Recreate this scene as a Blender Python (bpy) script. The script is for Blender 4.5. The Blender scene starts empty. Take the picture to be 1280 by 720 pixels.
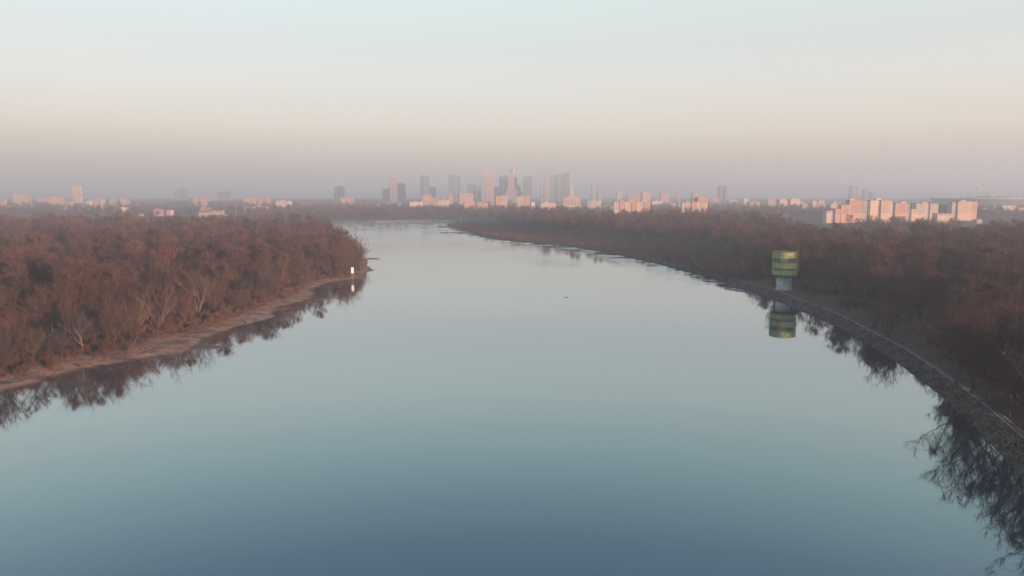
import bpy, bmesh, math, random
import numpy as np
from mathutils import Vector, Matrix

R = math.radians
rnd = random.Random(7)
rng = np.random.default_rng(11)
scene = bpy.context.scene
COL = scene.collection

# ------------------------------------------------------------------ camera geometry
FPX, CX, CY, HZ, CAMH = 914.0, 640.0, 360.0, 244.0, 50.0
PITCH = math.atan((CY - HZ) / FPX)
CP, SP = math.cos(PITCH), math.sin(PITCH)


def ray(px, py):
    x, u = (px - CX) / FPX, (CY - py) / FPX
    return x, CP + u * SP, u * CP - SP          # world direction: right, forward, up


def G(px, py, z=0.0):
    """the point of the level z that is seen at a photo pixel"""
    x, y, w = ray(px, py)
    t = (z - CAMH) / w
    return (x * t, y * t)


def XZ(px, py, Y):
    """world x and z, at the distance Y, of a photo pixel"""
    x, y, w = ray(px, py)
    t = Y / y
    return x * t, CAMH + w * t


# ------------------------------------------------------------------ small helpers
def tag(o, label=None, cat=None, group=None, kind=None):
    if label: o['label'] = label
    if cat: o['category'] = cat
    if group: o['group'] = group
    if kind: o['kind'] = kind
    return o


def empty(name, loc, rz=0.0):
    o = bpy.data.objects.new(name, None)
    o.empty_display_size = 1
    COL.objects.link(o)
    o.location = loc
    o.rotation_euler = (0, 0, rz)
    return o


def link(name, me, mats, parent=None):
    for m in (mats if isinstance(mats, (list, tuple)) else [mats]):
        if m is not None: me.materials.append(m)
    o = bpy.data.objects.new(name, me)
    COL.objects.link(o)
    if parent is not None: o.parent = parent
    return o


def np_mesh(name, V, F, mat_idx=None, attrs=None, smooth=False):
    """V (n,3), F (m,3|4) -> mesh, all faces with the same number of corners"""
    V = np.asarray(V, np.float32); F = np.asarray(F, np.int32)
    me = bpy.data.meshes.new(name)
    k = F.shape[1]
    me.vertices.add(len(V)); me.vertices.foreach_set('co', V.ravel())
    me.loops.add(F.size); me.loops.foreach_set('vertex_index', F.ravel())
    me.polygons.add(len(F))
    me.polygons.foreach_set('loop_start', np.arange(0, F.size, k, dtype=np.int32))
    me.polygons.foreach_set('loop_total', np.full(len(F), k, np.int32))
    if mat_idx is not None: me.polygons.foreach_set('material_index', np.asarray(mat_idx, np.int32))
    if smooth: me.polygons.foreach_set('use_smooth', np.ones(len(F), bool))
    for an, arr in (attrs or {}).items():
        a = me.attributes.new(an, 'FLOAT', 'FACE'); a.data.foreach_set('value', np.asarray(arr, np.float32))
    me.update(calc_edges=True)
    return me


class MB:
    """collects boxes, prisms and tubes into one mesh"""
    def __init__(self): self.v, self.f, self.m = [], [], []

    def add(self, vs, fs, m=0):
        b = len(self.v); self.v += [tuple(p) for p in vs]
        self.f += [tuple(b + i for i in f) for f in fs]; self.m += [m] * len(fs)
        return self

    def box(self, x0, x1, y0, y1, z0, z1, m=0, mt=None):
        vs = [(x0, y0, z0), (x1, y0, z0), (x1, y1, z0), (x0, y1, z0), (x0, y0, z1), (x1, y0, z1), (x1, y1, z1), (x0, y1, z1)]
        self.add(vs, [(0, 1, 5, 4), (1, 2, 6, 5), (2, 3, 7, 6), (3, 0, 4, 7), (0, 3, 2, 1)], m)
        self.add(vs[4:], [(0, 1, 2, 3)], m if mt is None else mt)
        return self

    def rings(self, prof, n=32, m=0, cap0=True, cap1=True, cx=0, cy=0, a0=0.0):
        vs = []
        for (r, z) in prof:
            for i in range(n):
                a = a0 + 2 * math.pi * i / n
                vs.append((cx + r * math.cos(a), cy + r * math.sin(a), z))
        fs = []
        for j in range(len(prof) - 1):
            for i in range(n):
                k = (i + 1) % n
                fs.append((j * n + i, j * n + k, (j + 1) * n + k, (j + 1) * n + i))
        if cap0: fs.append(tuple(reversed(range(n))))
        if cap1: fs.append(tuple(range((len(prof) - 1) * n, len(prof) * n)))
        return self.add(vs, fs, m)

    def tube(self, p, q, r0, r1, n=6, m=0):
        p, q = Vector(p), Vector(q); d = (q - p).normalized()
        u = d.orthogonal().normalized(); w = d.cross(u)
        vs = [c + (u * math.cos(2 * math.pi * i / n) + w * math.sin(2 * math.pi * i / n)) * r for c, r in ((p, r0), (q, r1)) for i in range(n)]
        fs = [(i, (i + 1) % n, n + (i + 1) % n, n + i) for i in range(n)] + [tuple(reversed(range(n))), tuple(range(n, 2 * n))]
        return self.add(vs, fs, m)

    def build(self, name, mats, parent=None, loc=None, rz=0.0, smooth=False):
        me = bpy.data.meshes.new(name); me.from_pydata(self.v, [], self.f)
        me.polygons.foreach_set('material_index', self.m)
        if smooth: me.polygons.foreach_set('use_smooth', [True] * len(self.f))
        me.update()
        o = link(name, me, mats, parent)
        if loc is not None: o.location = loc
        if rz: o.rotation_euler = (0, 0, rz)
        return o


# ------------------------------------------------------------------ materials
def new_mat(name):
    m = bpy.data.materials.new(name); m.use_nodes = True
    nt = m.node_tree
    return m, nt, nt.nodes['Principled BSDF'], nt.nodes.new, nt.links.new


def ramp(nt, stops, fac=None):
    r = nt.nodes.new('ShaderNodeValToRGB'); e = r.color_ramp.elements
    while len(e) < len(stops): e.new(0.5)
    for i, (p, c) in enumerate(stops):
        e[i].position = p; e[i].color = (*c, 1)
    if fac is not None: nt.links.new(fac, r.inputs['Fac'])
    return r


def noise(nt, scale, detail=4, vec=None, rough=0.55, stretch=None):
    n = nt.nodes.new('ShaderNodeTexNoise')
    n.inputs['Scale'].default_value = scale; n.inputs['Detail'].default_value = detail; n.inputs['Roughness'].default_value = rough
    if vec is None:
        g = nt.nodes.new('ShaderNodeNewGeometry'); vec = g.outputs['Position']
    if stretch is not None:
        mp = nt.nodes.new('ShaderNodeMapping'); mp.inputs['Scale'].default_value = stretch
        nt.links.new(vec, mp.inputs['Vector']); vec = mp.outputs['Vector']
    nt.links.new(vec, n.inputs['Vector'])
    return n


def mix(nt, fac, a, b, mode='MIX'):
    n = nt.nodes.new('ShaderNodeMix'); n.data_type = 'RGBA'; n.blend_type = mode
    for s, v in ((n.inputs[0], fac), (n.inputs[6], a), (n.inputs[7], b)):
        if hasattr(v, 'links'): nt.links.new(v, s)
        elif isinstance(v, tuple): s.default_value = (*v, 1)
        else: s.default_value = v
    return n.outputs[2]


def plain(name, col, rough=0.8, vary=0.15, scale=0.4, metallic=0.0, bump=0.0):
    """a solid colour with soft weathering"""
    m, nt, b, N, L = new_mat(name)
    n = noise(nt, scale, 5)
    lo = tuple(c * (1 - vary) for c in col); hi = tuple(min(1, c * (1 + vary)) for c in col)
    r = ramp(nt, [(0.3, lo), (0.7, hi)], n.outputs['Fac'])
    L(r.outputs['Color'], b.inputs['Base Color'])
    b.inputs['Roughness'].default_value = rough; b.inputs['Metallic'].default_value = metallic
    if bump:
        bp = N('ShaderNodeBump'); bp.inputs['Strength'].default_value = bump
        n2 = noise(nt, scale * 6, 4); L(n2.outputs['Fac'], bp.inputs['Height']); L(bp.outputs['Normal'], b.inputs['Normal'])
    return m


def wood_mat(name, stops, per_object):
    m, nt, b, N, L = new_mat(name)
    if per_object:
        o = N('ShaderNodeObjectInfo'); f = o.outputs['Random']
    else:
        a = N('ShaderNodeAttribute'); a.attribute_name = 'tint'; f = a.outputs['Fac']
    r = ramp(nt, stops, f)
    n = noise(nt, 0.55, 3)
    v = ramp(nt, [(0.3, (0.75, 0.75, 0.75)), (0.7, (1.2, 1.2, 1.2))], n.outputs['Fac'])
    L(mix(nt, 1.0, r.outputs['Color'], v.outputs['Color'], 'MULTIPLY'), b.inputs['Base Color'])
    b.inputs['Roughness'].default_value = 0.9
    b.inputs['Specular IOR Level'].default_value = 0.15
    return m


TWIG = [(0.0, (0.055, 0.041, 0.040)), (0.25, (0.128, 0.063, 0.050)), (0.5, (0.090, 0.057, 0.050)), (0.75, (0.162, 0.077, 0.057)), (1.0, (0.075, 0.058, 0.050))]
BARK = [(0.0, (0.06, 0.042, 0.034)), (0.55, (0.09, 0.064, 0.052)), (0.85, (0.12, 0.09, 0.072)), (1.0, (0.22, 0.165, 0.13))]
SHRUB = [(0.0, (0.10, 0.054, 0.042)), (0.5, (0.145, 0.068, 0.048)), (1.0, (0.085, 0.060, 0.048))]
M_twig = wood_mat('twigs', TWIG, True); M_twig_s = wood_mat('twigs_mass', TWIG, False)
M_bark = wood_mat('bark', BARK, True); M_bark_s = wood_mat('bark_mass', BARK, False)
M_shrub = wood_mat('shrub_twigs', SHRUB, True); M_shrub_s = wood_mat('shrub_twigs_mass', [(0.0, (0.15, 0.076, 0.056)), (0.5, (0.19, 0.092, 0.064)), (1.0, (0.13, 0.084, 0.062))], False)
M_grass = wood_mat('dry_grass', [(0, (0.19, 0.105, 0.065)), (0.5, (0.25, 0.145, 0.09)), (1, (0.15, 0.092, 0.06))], False)

# ------------------------------------------------------------------ river outline
LEFT_NEAR = [(-175, -400), (-170, -150), (-160, 0), (-150, 90)]
LEFT_PX = [(0, 490), (50, 480), (100, 465), (160, 453), (200, 445), (238, 441), (243, 428), (275, 420), (318, 402), (342, 392), (369, 379),
           (392, 371), (400, 360), (412, 354), (432, 351), (460, 348), (467, 337)]
LEFT_FAR = [(-99, 512), (-108, 550), (-130, 620), (-168, 720), (-212, 850), (-245, 960), (-250, 1080), (-262, 1180), (-330, 1200), (-480, 1240), (-900, 1340), (-1700, 1500)]
FAR_SHORE = [(-1700, 1680), (-900, 1520), G(340, 278), G(400, 277.2), G(450, 276.6), G(500, 276.2), G(545, 276), G(574, 276.6)]
RIGHT_PX = [(566, 279), (556, 282), (570, 287), (596, 294), (607, 297.5), (640, 301.5), (680, 305), (715, 308.5), (765, 317), (815, 328), (860, 340), (900, 352),
            (935, 362), (968, 372), (990, 382), (1029, 397), (1056, 413), (1080, 426), (1110, 443), (1160, 480), (1182, 497), (1220, 533), (1240, 553), (1280, 591)]
RIGHT_NEAR = [(80, 98), (66, 55), (50, 0), (20, -150), (-30, -400)]


def chaikin(p, n):
    p = np.array(p, float)
    for _ in range(n):
        q = np.empty((2 * len(p) - 2 + 2, 2))
        q[0] = p[0]; q[-1] = p[-1]
        q[1:-1:2] = 0.75 * p[:-1] + 0.25 * p[1:]; q[2:-1:2] = 0.25 * p[:-1] + 0.75 * p[1:]
        p = q
    return p


LEFT = chaikin(LEFT_NEAR + [G(*p) for p in LEFT_PX] + LEFT_FAR, 2)
RIGHT = chaikin([G(*p) for p in RIGHT_PX] + RIGHT_NEAR, 2)
FAR = chaikin(FAR_SHORE, 1)
WATER = np.vstack([LEFT, FAR, RIGHT])


def seg_dist(P, A, B, chunk=20000):
    D = np.full(len(P), 1e9)
    d = B - A; l2 = np.maximum((d ** 2).sum(1), 1e-9)
    for i in range(0, len(P), chunk):
        p = P[i:i + chunk]
        w = p[:, None, :] - A[None]
        t = np.clip((w * d[None]).sum(2) / l2, 0, 1)
        e = w - t[:, :, None] * d[None]
        D[i:i + chunk] = np.sqrt((e ** 2).sum(2).min(1))
    return D


def inside(P, poly, chunk=40000):
    res = np.zeros(len(P), bool)
    A, B = poly, np.roll(poly, -1, 0)
    for i in range(0, len(P), chunk):
        p = P[i:i + chunk]
        c = (A[None, :, 1] > p[:, None, 1]) != (B[None, :, 1] > p[:, None, 1])
        with np.errstate(divide='ignore', invalid='ignore'):
            xx = A[None, :, 0] + (p[:, None, 1] - A[None, :, 1]) * (B - A)[None, :, 0] / (B - A)[None, :, 1]
        res[i:i + chunk] = (c & (p[:, None, 0] < xx)).sum(1) % 2 == 1
    return res


def vnoise(x, y, scale, seed=0):
    """smooth value noise in 0..1"""
    x = np.asarray(x, float) / scale + seed * 17.3; y = np.asarray(y, float) / scale + seed * 9.7
    xi, yi = np.floor(x), np.floor(y); fx, fy = x - xi, y - yi
    fx = fx * fx * (3 - 2 * fx); fy = fy * fy * (3 - 2 * fy)
    h = lambda a, b: np.modf(np.abs(np.sin(a * 127.1 + b * 311.7 + seed) * 43758.5453))[0]
    return (h(xi, yi) * (1 - fx) + h(xi + 1, yi) * fx) * (1 - fy) + (h(xi, yi + 1) * (1 - fx) + h(xi + 1, yi + 1) * fx) * fy


def signed(P):
    """metres from the waterline: positive on land"""
    P = np.asarray(P, float)
    d = seg_dist(P, WATER, np.roll(WATER, -1, 0))
    s = np.where(inside(P, WATER), -d, d)
    return s


CL_Y = [-500, 0, 400, 700, 1000, 1300, 9000]; CL_X = [-60, -30, 20, 0, -130, -240, -400]


def side_right(P): return P[:, 0] > np.interp(P[:, 1], CL_Y, CL_X)


BANK_END = G(905, 354)[1]           # how far the stone embankment runs


def height(P, s=None):
    P = np.asarray(P, float)
    if s is None: s = signed(P)
    x, y = P[:, 0], P[:, 1]
    rt = side_right(P)
    wob = (vnoise(x, y, 9, 1) - 0.5) * 5 + (vnoise(x, y, 28, 2) - 0.5) * 9
    sl = s + np.where(rt, 0.0, np.clip(wob, -6, 6) * np.clip((700 - y) / 200, 0, 1) * 0.8)
    beach = np.interp(sl, [-30, -6, 0, 5, 13, 19, 30, 60], [-3, -1.0, 0.0, 0.45, 0.85, 1.45, 2.0, 2.4])
    bank = np.interp(s, [-30, -4, 0, 2.4, 4.3, 5.6, 40], [-3, -2.2, -1.1, 0.3, 1.95, 2.1, 2.8])
    scrub = np.interp(sl, [-30, -6, 0, 1.2, 4, 30, 80], [-3, -1.4, 0.0, 1.0, 1.5, 1.9, 2.4])
    w = np.clip((BANK_END + 25 - y) / 50, 0, 1)
    z = np.where(rt, bank * w + scrub * (1 - w), beach)
    far = np.clip((y - 1300) / 300, 0, 1)
    z = z + np.where(s > 12, (vnoise(x, y, 14, 4) - 0.5) * 0.5 + (vnoise(x, y, 60, 5) - 0.5) * 1.0, 0) * np.clip((s - 12) / 20, 0, 1)
    return z * (1 - far * (s > 0)) + far * (s > 0) * np.interp(s, [0, 6, 40], [0, 1.2, 2.4])


def axis(lo, hi, step, out_lo, out_hi, g=1.13):
    a = list(np.arange(lo, hi + 1e-6, step)); d = step
    while a[-1] < out_hi: d *= g; a.append(a[-1] + d)
    a[-1] = out_hi; b = []; d = step; v = lo
    while v > out_lo: d *= g; v -= d; b.append(v)
    if b: b[-1] = out_lo
    return np.array(b[::-1] + a)


gx = axis(-300, 240, 2.2, -22000, 22000); gy = axis(70, 640, 2.4, -3600, 24000, 1.10)
XX, YY = np.meshgrid(gx, gy)
P = np.stack([XX.ravel(), YY.ravel()], 1)
TS = signed(P)
TZ = height(P, TS)
nx, ny = len(gx), len(gy)
idx = np.arange(nx * ny).reshape(ny, nx)
TF = np.stack([idx[:-1, :-1].ravel(), idx[:-1, 1:].ravel(), idx[1:, 1:].ravel(), idx[1:, :-1].ravel()], 1)
m, nt, b, N, L = new_mat('ground_soil')
g = N('ShaderNodeNewGeometry'); sx = N('ShaderNodeSeparateXYZ'); L(g.outputs['Position'], sx.inputs[0])
n1 = noise(nt, 0.18, 6); n2 = noise(nt, 0.02, 4); n3 = noise(nt, 1.6, 5)
litter = ramp(nt, [(0.3, (0.075, 0.048, 0.034)), (0.5, (0.12, 0.078, 0.052)), (0.68, (0.17, 0.115, 0.072))], n1.outputs['Fac'])
field = ramp(nt, [(0.35, (0.075, 0.065, 0.045)), (0.6, (0.12, 0.10, 0.065))], n2.outputs['Fac'])
sand = ramp(nt, [(0.3, (0.23, 0.130, 0.095)), (0.55, (0.40, 0.235, 0.17)), (0.75, (0.48, 0.31, 0.23))], n1.outputs['Fac'])
base = mix(nt, n2.outputs['Fac'], litter.outputs['Color'], field.outputs['Color'])
ma = N('ShaderNodeMath'); ma.operation = 'MULTIPLY_ADD'; ma.inputs[1].default_value = 0.9; L(n1.outputs['Fac'], ma.inputs[0]); ma.inputs[2].default_value = -0.45
mb = N('ShaderNodeMath'); mb.operation = 'ADD'; L(sx.outputs['Z'], mb.inputs[0]); L(ma.outputs[0], mb.inputs[1])
mr = N('ShaderNodeMapRange'); L(mb.outputs[0], mr.inputs[0]); mr.inputs[1].default_value = 0.75; mr.inputs[2].default_value = 1.35
mxr = N('ShaderNodeMapRange'); L(sx.outputs['X'], mxr.inputs[0]); mxr.inputs[1].default_value = -62; mxr.inputs[2].default_value = -50
mud = ramp(nt, [(0.3, (0.05, 0.035, 0.028)), (0.7, (0.10, 0.07, 0.052))], n1.outputs['Fac'])
pt = noise(nt, 0.11, 6, stretch=(1.0, 1.6, 1)); pf = ramp(nt, [(0.5, (0, 0, 0)), (0.6, (0.75, 0.75, 0.75))], pt.outputs['Fac'])
sandy = mix(nt, pf.outputs['Color'], sand.outputs['Color'], (0.105, 0.09, 0.082))
shore = mix(nt, mxr.outputs[0], sandy, mud.outputs['Color'])
col = mix(nt, mr.outputs[0], shore, base)
wet = N('ShaderNodeMapRange'); L(sx.outputs['Z'], wet.inputs[0]); wet.inputs[1].default_value = 0.05; wet.inputs[2].default_value = 0.25
wet.inputs[3].default_value = 0.45; wet.inputs[4].default_value = 1.0
L(mix(nt, 1.0, col, wet.outputs[0], 'MULTIPLY'), b.inputs['Base Color'])
b.inputs['Roughness'].default_value = 0.95; b.inputs['Specular IOR Level'].default_value = 0.1
bp = N('ShaderNodeBump'); bp.inputs['Strength'].default_value = 0.5; bp.inputs['Distance'].default_value = 0.4
L(n3.outputs['Fac'], bp.inputs['Height']); L(bp.outputs['Normal'], b.inputs['Normal'])
ground = link('ground', np_mesh('ground', np.stack([P[:, 0], P[:, 1], TZ], 1), TF, smooth=True), m)
tag(ground, kind='structure')

# ------------------------------------------------------------------ water
m, nt, b, N, L = new_mat('river_water')
g = N('ShaderNodeNewGeometry')
big = noise(nt, 0.012, 3, stretch=(1.0, 0.45, 1)); calm = ramp(nt, [(0.46, (0.12, 0.12, 0.12)), (0.60, (1, 1, 1))], big.outputs['Fac'])
w1 = noise(nt, 0.9, 3, stretch=(1.0, 1.0, 1)); w2 = noise(nt, 0.16, 2, stretch=(0.6, 1.3, 1))
hs = N('ShaderNodeMath'); hs.operation = 'MULTIPLY_ADD'; L(w1.outputs['Fac'], hs.inputs[0]); hs.inputs[1].default_value = 0.35; L(w2.outputs['Fac'], hs.inputs[2])
sy = N('ShaderNodeSeparateXYZ'); L(g.outputs['Position'], sy.inputs[0])
fy = N('ShaderNodeMapRange'); L(sy.outputs['Y'], fy.inputs[0]); fy.inputs[1].default_value = 300; fy.inputs[2].default_value = 560; fy.inputs[3].default_value = 0.4; fy.inputs[4].default_value = 6.0
cf = N('ShaderNodeMath'); cf.operation = 'MULTIPLY'; L(calm.outputs['Color'], cf.inputs[0]); L(fy.outputs[0], cf.inputs[1])
hm = N('ShaderNodeMath'); hm.operation = 'MULTIPLY'; L(hs.outputs[0], hm.inputs[0]); L(cf.outputs[0], hm.inputs[1])
bp = N('ShaderNodeBump'); bp.inputs['Strength'].default_value = 0.22; bp.inputs['Distance'].default_value = 0.10
L(hm.outputs[0], bp.inputs['Height'])
nt.nodes.remove(b)
lw = N('ShaderNodeLayerWeight'); lw.inputs['Blend'].default_value = 0.5; L(bp.outputs['Normal'], lw.inputs['Normal'])
fr = ramp(nt, [(0.0, (0.05,) * 3), (0.35, (0.13,) * 3), (0.554, (0.285,) * 3), (0.645, (0.37,) * 3), (0.73, (0.48,) * 3), (0.826, (0.60,) * 3), (0.925, (0.82,) * 3), (1.0, (0.97,) * 3)], lw.outputs['Facing'])
gl = N('ShaderNodeBsdfGlossy'); gl.inputs['Roughness'].default_value = 0.03; gl.inputs['Color'].default_value = (0.95, 1.0, 1.0, 1); L(bp.outputs['Normal'], gl.inputs['Normal'])
df = N('ShaderNodeBsdfDiffuse'); df.inputs['Color'].default_value = (0.016, 0.040, 0.055, 1)
ea = N('ShaderNodeAttribute'); ea.attribute_name = 'eddy'
en = noise(nt, 0.055, 3, stretch=(0.8, 1.25, 1)); er = ramp(nt, [(0.47, (0, 0, 0)), (0.56, (1, 1, 1))], en.outputs['Fac'])
em = N('ShaderNodeMath'); em.operation = 'MULTIPLY'; L(ea.outputs['Fac'], em.inputs[0]); L(er.outputs['Color'], em.inputs[1])
eg = N('ShaderNodeMath'); eg.operation = 'MULTIPLY_ADD'; L(em.outputs[0], eg.inputs[0]); eg.inputs[1].default_value = 0.28; eg.inputs[2].default_value = 0.03
L(eg.outputs[0], gl.inputs['Roughness'])
mx = N('ShaderNodeMixShader'); L(fr.outputs['Color'], mx.inputs[0]); L(df.outputs[0], mx.inputs[1]); L(gl.outputs[0], mx.inputs[2])
L(mx.outputs[0], nt.nodes['Material Output'].inputs['Surface'])
wv = [(-2600, -3000, 0), (2600, -3000, 0), (2600, 2300, 0), (-2600, 2300, 0)]
ex = axis(-260, 180, 10, -2600, 2600, 1.4); ey = axis(260, 1120, 10, -3000, 2300, 1.4)
EX, EY = np.meshgrid(ex, ey); EP = np.stack([EX.ravel(), EY.ravel()], 1); k = np.arange(len(EP)).reshape(len(ey), len(ex))
me = np_mesh('water', np.column_stack([EP, np.zeros(len(EP))]), np.stack([k[:-1, :-1].ravel(), k[:-1, 1:].ravel(), k[1:, 1:].ravel(), k[1:, :-1].ravel()], 1))
dr_ = seg_dist(EP, RIGHT[:-1], RIGHT[1:])
ed_ = np.clip(1 - dr_ / 42, 0, 1) * np.clip((EP[:, 1] - 375) / 50, 0, 1) + 0.5 * np.clip((EP[:, 1] - 750) / 150, 0, 1)
at_ = me.attributes.new('eddy', 'FLOAT', 'POINT'); at_.data.foreach_set('value', np.clip(ed_, 0, 1).astype(np.float32))
tag(link('water', me, m), kind='structure')

# ------------------------------------------------------------------ stone embankment on the right bank
ry = RIGHT[:, 1]
bank_line = RIGHT[(ry < BANK_END + 10) & (ry > 30)]


def resample(p, step):
    d = np.r_[0, np.cumsum(np.hypot(*np.diff(p, axis=0).T))]
    t = np.arange(0, d[-1], step)
    return np.stack([np.interp(t, d, p[:, 0]), np.interp(t, d, p[:, 1])], 1)


bl = resample(bank_line, 0.7)
tg = np.gradient(bl, axis=0); tg /= np.linalg.norm(tg, axis=1)[:, None]
nrm = np.stack([-tg[:, 1], tg[:, 0]], 1)            # running far to near: land lies on the left-hand side
if (signed(bl[[len(bl) // 2]] + nrm[[len(bl) // 2]] * 4) < 0).any(): nrm = -nrm
offs = np.array([-2.5, -1.6, -0.8, 0, 0.7, 1.4, 2.1, 2.8, 3.5, 4.2, 4.9, 5.6, 6.2, 6.7]) * np.r_[1, 1, 1, np.full(11, 0.66)]
prof = np.array([-1.7, -1.1, -0.55, 0.02, 0.40, 0.78, 1.15, 1.5, 1.85, 2.2, 2.55, 2.85, 3.02, 3.0]) * 0.78
BV = np.zeros((len(bl), len(offs), 3))
BV[:, :, :2] = bl[:, None, :] + nrm[:, None, :] * offs[None, :, None]
jit = rng.normal(0, 1, (len(bl), len(offs), 3)) * np.array([0.13, 0.13, 0.16])
jit[:, -2:] *= 0.15
BV[:, :, 2] = prof[None]
BV += jit
k = np.arange(len(bl) * len(offs)).reshape(len(bl), len(offs))
BF = np.stack([k[:-1, :-1].ravel(), k[:-1, 1:].ravel(), k[1:, 1:].ravel(), k[1:, :-1].ravel()], 1)
m, nt, b, N, L = new_mat('riprap_stone')
vo = N('ShaderNodeTexVoronoi'); vo.inputs['Scale'].default_value = 1.5
g = N('ShaderNodeNewGeometry'); L(g.outputs['Position'], vo.inputs['Vector'])
vc = N('ShaderNodeSeparateColor'); L(vo.outputs['Color'], vc.inputs[0])
st = ramp(nt, [(0.0, (0.085, 0.060, 0.046)), (0.5, (0.135, 0.098, 0.076)), (1.0, (0.21, 0.16, 0.125))], vc.outputs[0])
dn = noise(nt, 0.25, 5); dr = ramp(nt, [(0.35, (0.55, 0.5, 0.45)), (0.65, (1, 1, 1))], dn.outputs['Fac'])
L(mix(nt, 1.0, st.outputs['Color'], dr.outputs['Color'], 'MULTIPLY'), b.inputs['Base Color']); b.inputs['Roughness'].default_value = 0.9
bp = N('ShaderNodeBump'); bp.inputs['Strength'].default_value = 1.0; bp.inputs['Distance'].default_value = 0.3
L(vo.outputs['Distance'], bp.inputs['Height']); bp.invert = True; L(bp.outputs['Normal'], b.inputs['Normal'])
M_stone = m
tag(link('embankment', np_mesh('embankment', BV.reshape(-1, 3), BF), M_stone), kind='structure')
M_kerb = plain('pale_concrete', (0.28, 0.265, 0.245), 0.85, 0.4, 0.25)
M_path = plain('gravel_path_soil', (0.13, 0.10, 0.08), 0.95, 0.25, 0.5)


def ribbon(name, o0, o1, z0, z1, mat):
    V = np.zeros((len(bl), 4, 3))
    for i, (o, z) in enumerate(((o0, z0 - 0.5), (o0, z1), (o1, z1), (o1, z0 - 0.5))):
        V[:, i, :2] = bl + nrm * o; V[:, i, 2] = z
    kk = np.arange(len(bl) * 4).reshape(-1, 4)
    Fs = np.vstack([np.stack([kk[:-1, i], kk[:-1, i + 1], kk[1:, i + 1], kk[1:, i]], 1) for i in range(3)])
    return tag(link(name, np_mesh(name, V.reshape(-1, 3), Fs), mat), kind='structure')


ribbon('kerb', 4.3, 4.6, 2.1, 2.42, M_kerb)
ribbon('path', 4.61, 6.0, 2.1, 2.26, M_path)

# loose stones on the slope: one mass
SV, SF = [], []
ico = bmesh.new(); bmesh.ops.create_icosphere(ico, subdivisions=1, radius=1.0)
iv = np.array([v.co for v in ico.verts]); ifc = np.array([[v.index for v in f.verts] for f in ico.faces]); ico.free()
for _ in range(5200):
    i = int(len(bl) * (rng.random() ** 0.8)); i = min(i, len(bl) - 1)
    o = rng.uniform(-0.6, 4.0); z = np.interp(o, offs, prof)
    sc = rng.uniform(0.18, 0.5) * np.array([1, rng.uniform(0.7, 1.3), rng.uniform(0.5, 0.8)])
    v = iv * sc * rng.uniform(0.8, 1.2, (len(iv), 1))
    a = rng.uniform(0, 6.28); c, s_ = math.cos(a), math.sin(a)
    v = np.stack([v[:, 0] * c - v[:, 1] * s_, v[:, 0] * s_ + v[:, 1] * c, v[:, 2]], 1)
    p = bl[i] + nrm[i] * o
    SF.append(ifc + 12 * len(SV)); SV.append(v + np.array([p[0], p[1], z + 0.08]))
tag(link('riprap', np_mesh('riprap', np.vstack(SV), np.vstack(SF)), M_stone), 'loose grey brown stones heaped along the right bank slope', 'stones', kind='stuff')


# ------------------------------------------------------------------ trees
class Tmpl:
    """one grown tree: arrays of wood triangles and twig triangles"""
    def __init__(self): self.wv, self.wf, self.tv, self.tf = [], [], [], []

    def tube(self, p, q, r0, r1, n):
        d = q - p; l = np.linalg.norm(d)
        if l < 1e-6: return
        d = d / l; u = np.cross(d, [0.3, 0.5, 0.81]); u /= np.linalg.norm(u); w = np.cross(d, u)
        b = len(self.wv)
        for c, r in ((p, r0), (q, r1)):
            for i in range(n):
                a = 2 * math.pi * i / n
                self.wv.append(c + (u * math.cos(a) + w * math.sin(a)) * r)
        for i in range(n):
            k_ = (i + 1) % n
            self.wf += [(b + i, b + k_, b + n + k_), (b + i, b + n + k_, b + n + i)]

    def sliver(self, p, d, l, w):
        s = np.cross(d, rng.normal(0, 1, 3)); s /= (np.linalg.norm(s) + 1e-9)
        b = len(self.tv)
        self.tv += [p - s * w * 0.5, p + s * w * 0.5, p + d * l]
        self.tf.append((b, b + 1, b + 2))

    def arrays(self):
        f = lambda a, k: np.array(a, float).reshape(-1, k)
        return f(self.wv, 3), np.array(self.wf, int).reshape(-1, 3), f(self.tv, 3), np.array(self.tf, int).reshape(-1, 3)


def unit(v): return v / (np.linalg.norm(v) + 1e-9)


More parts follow.
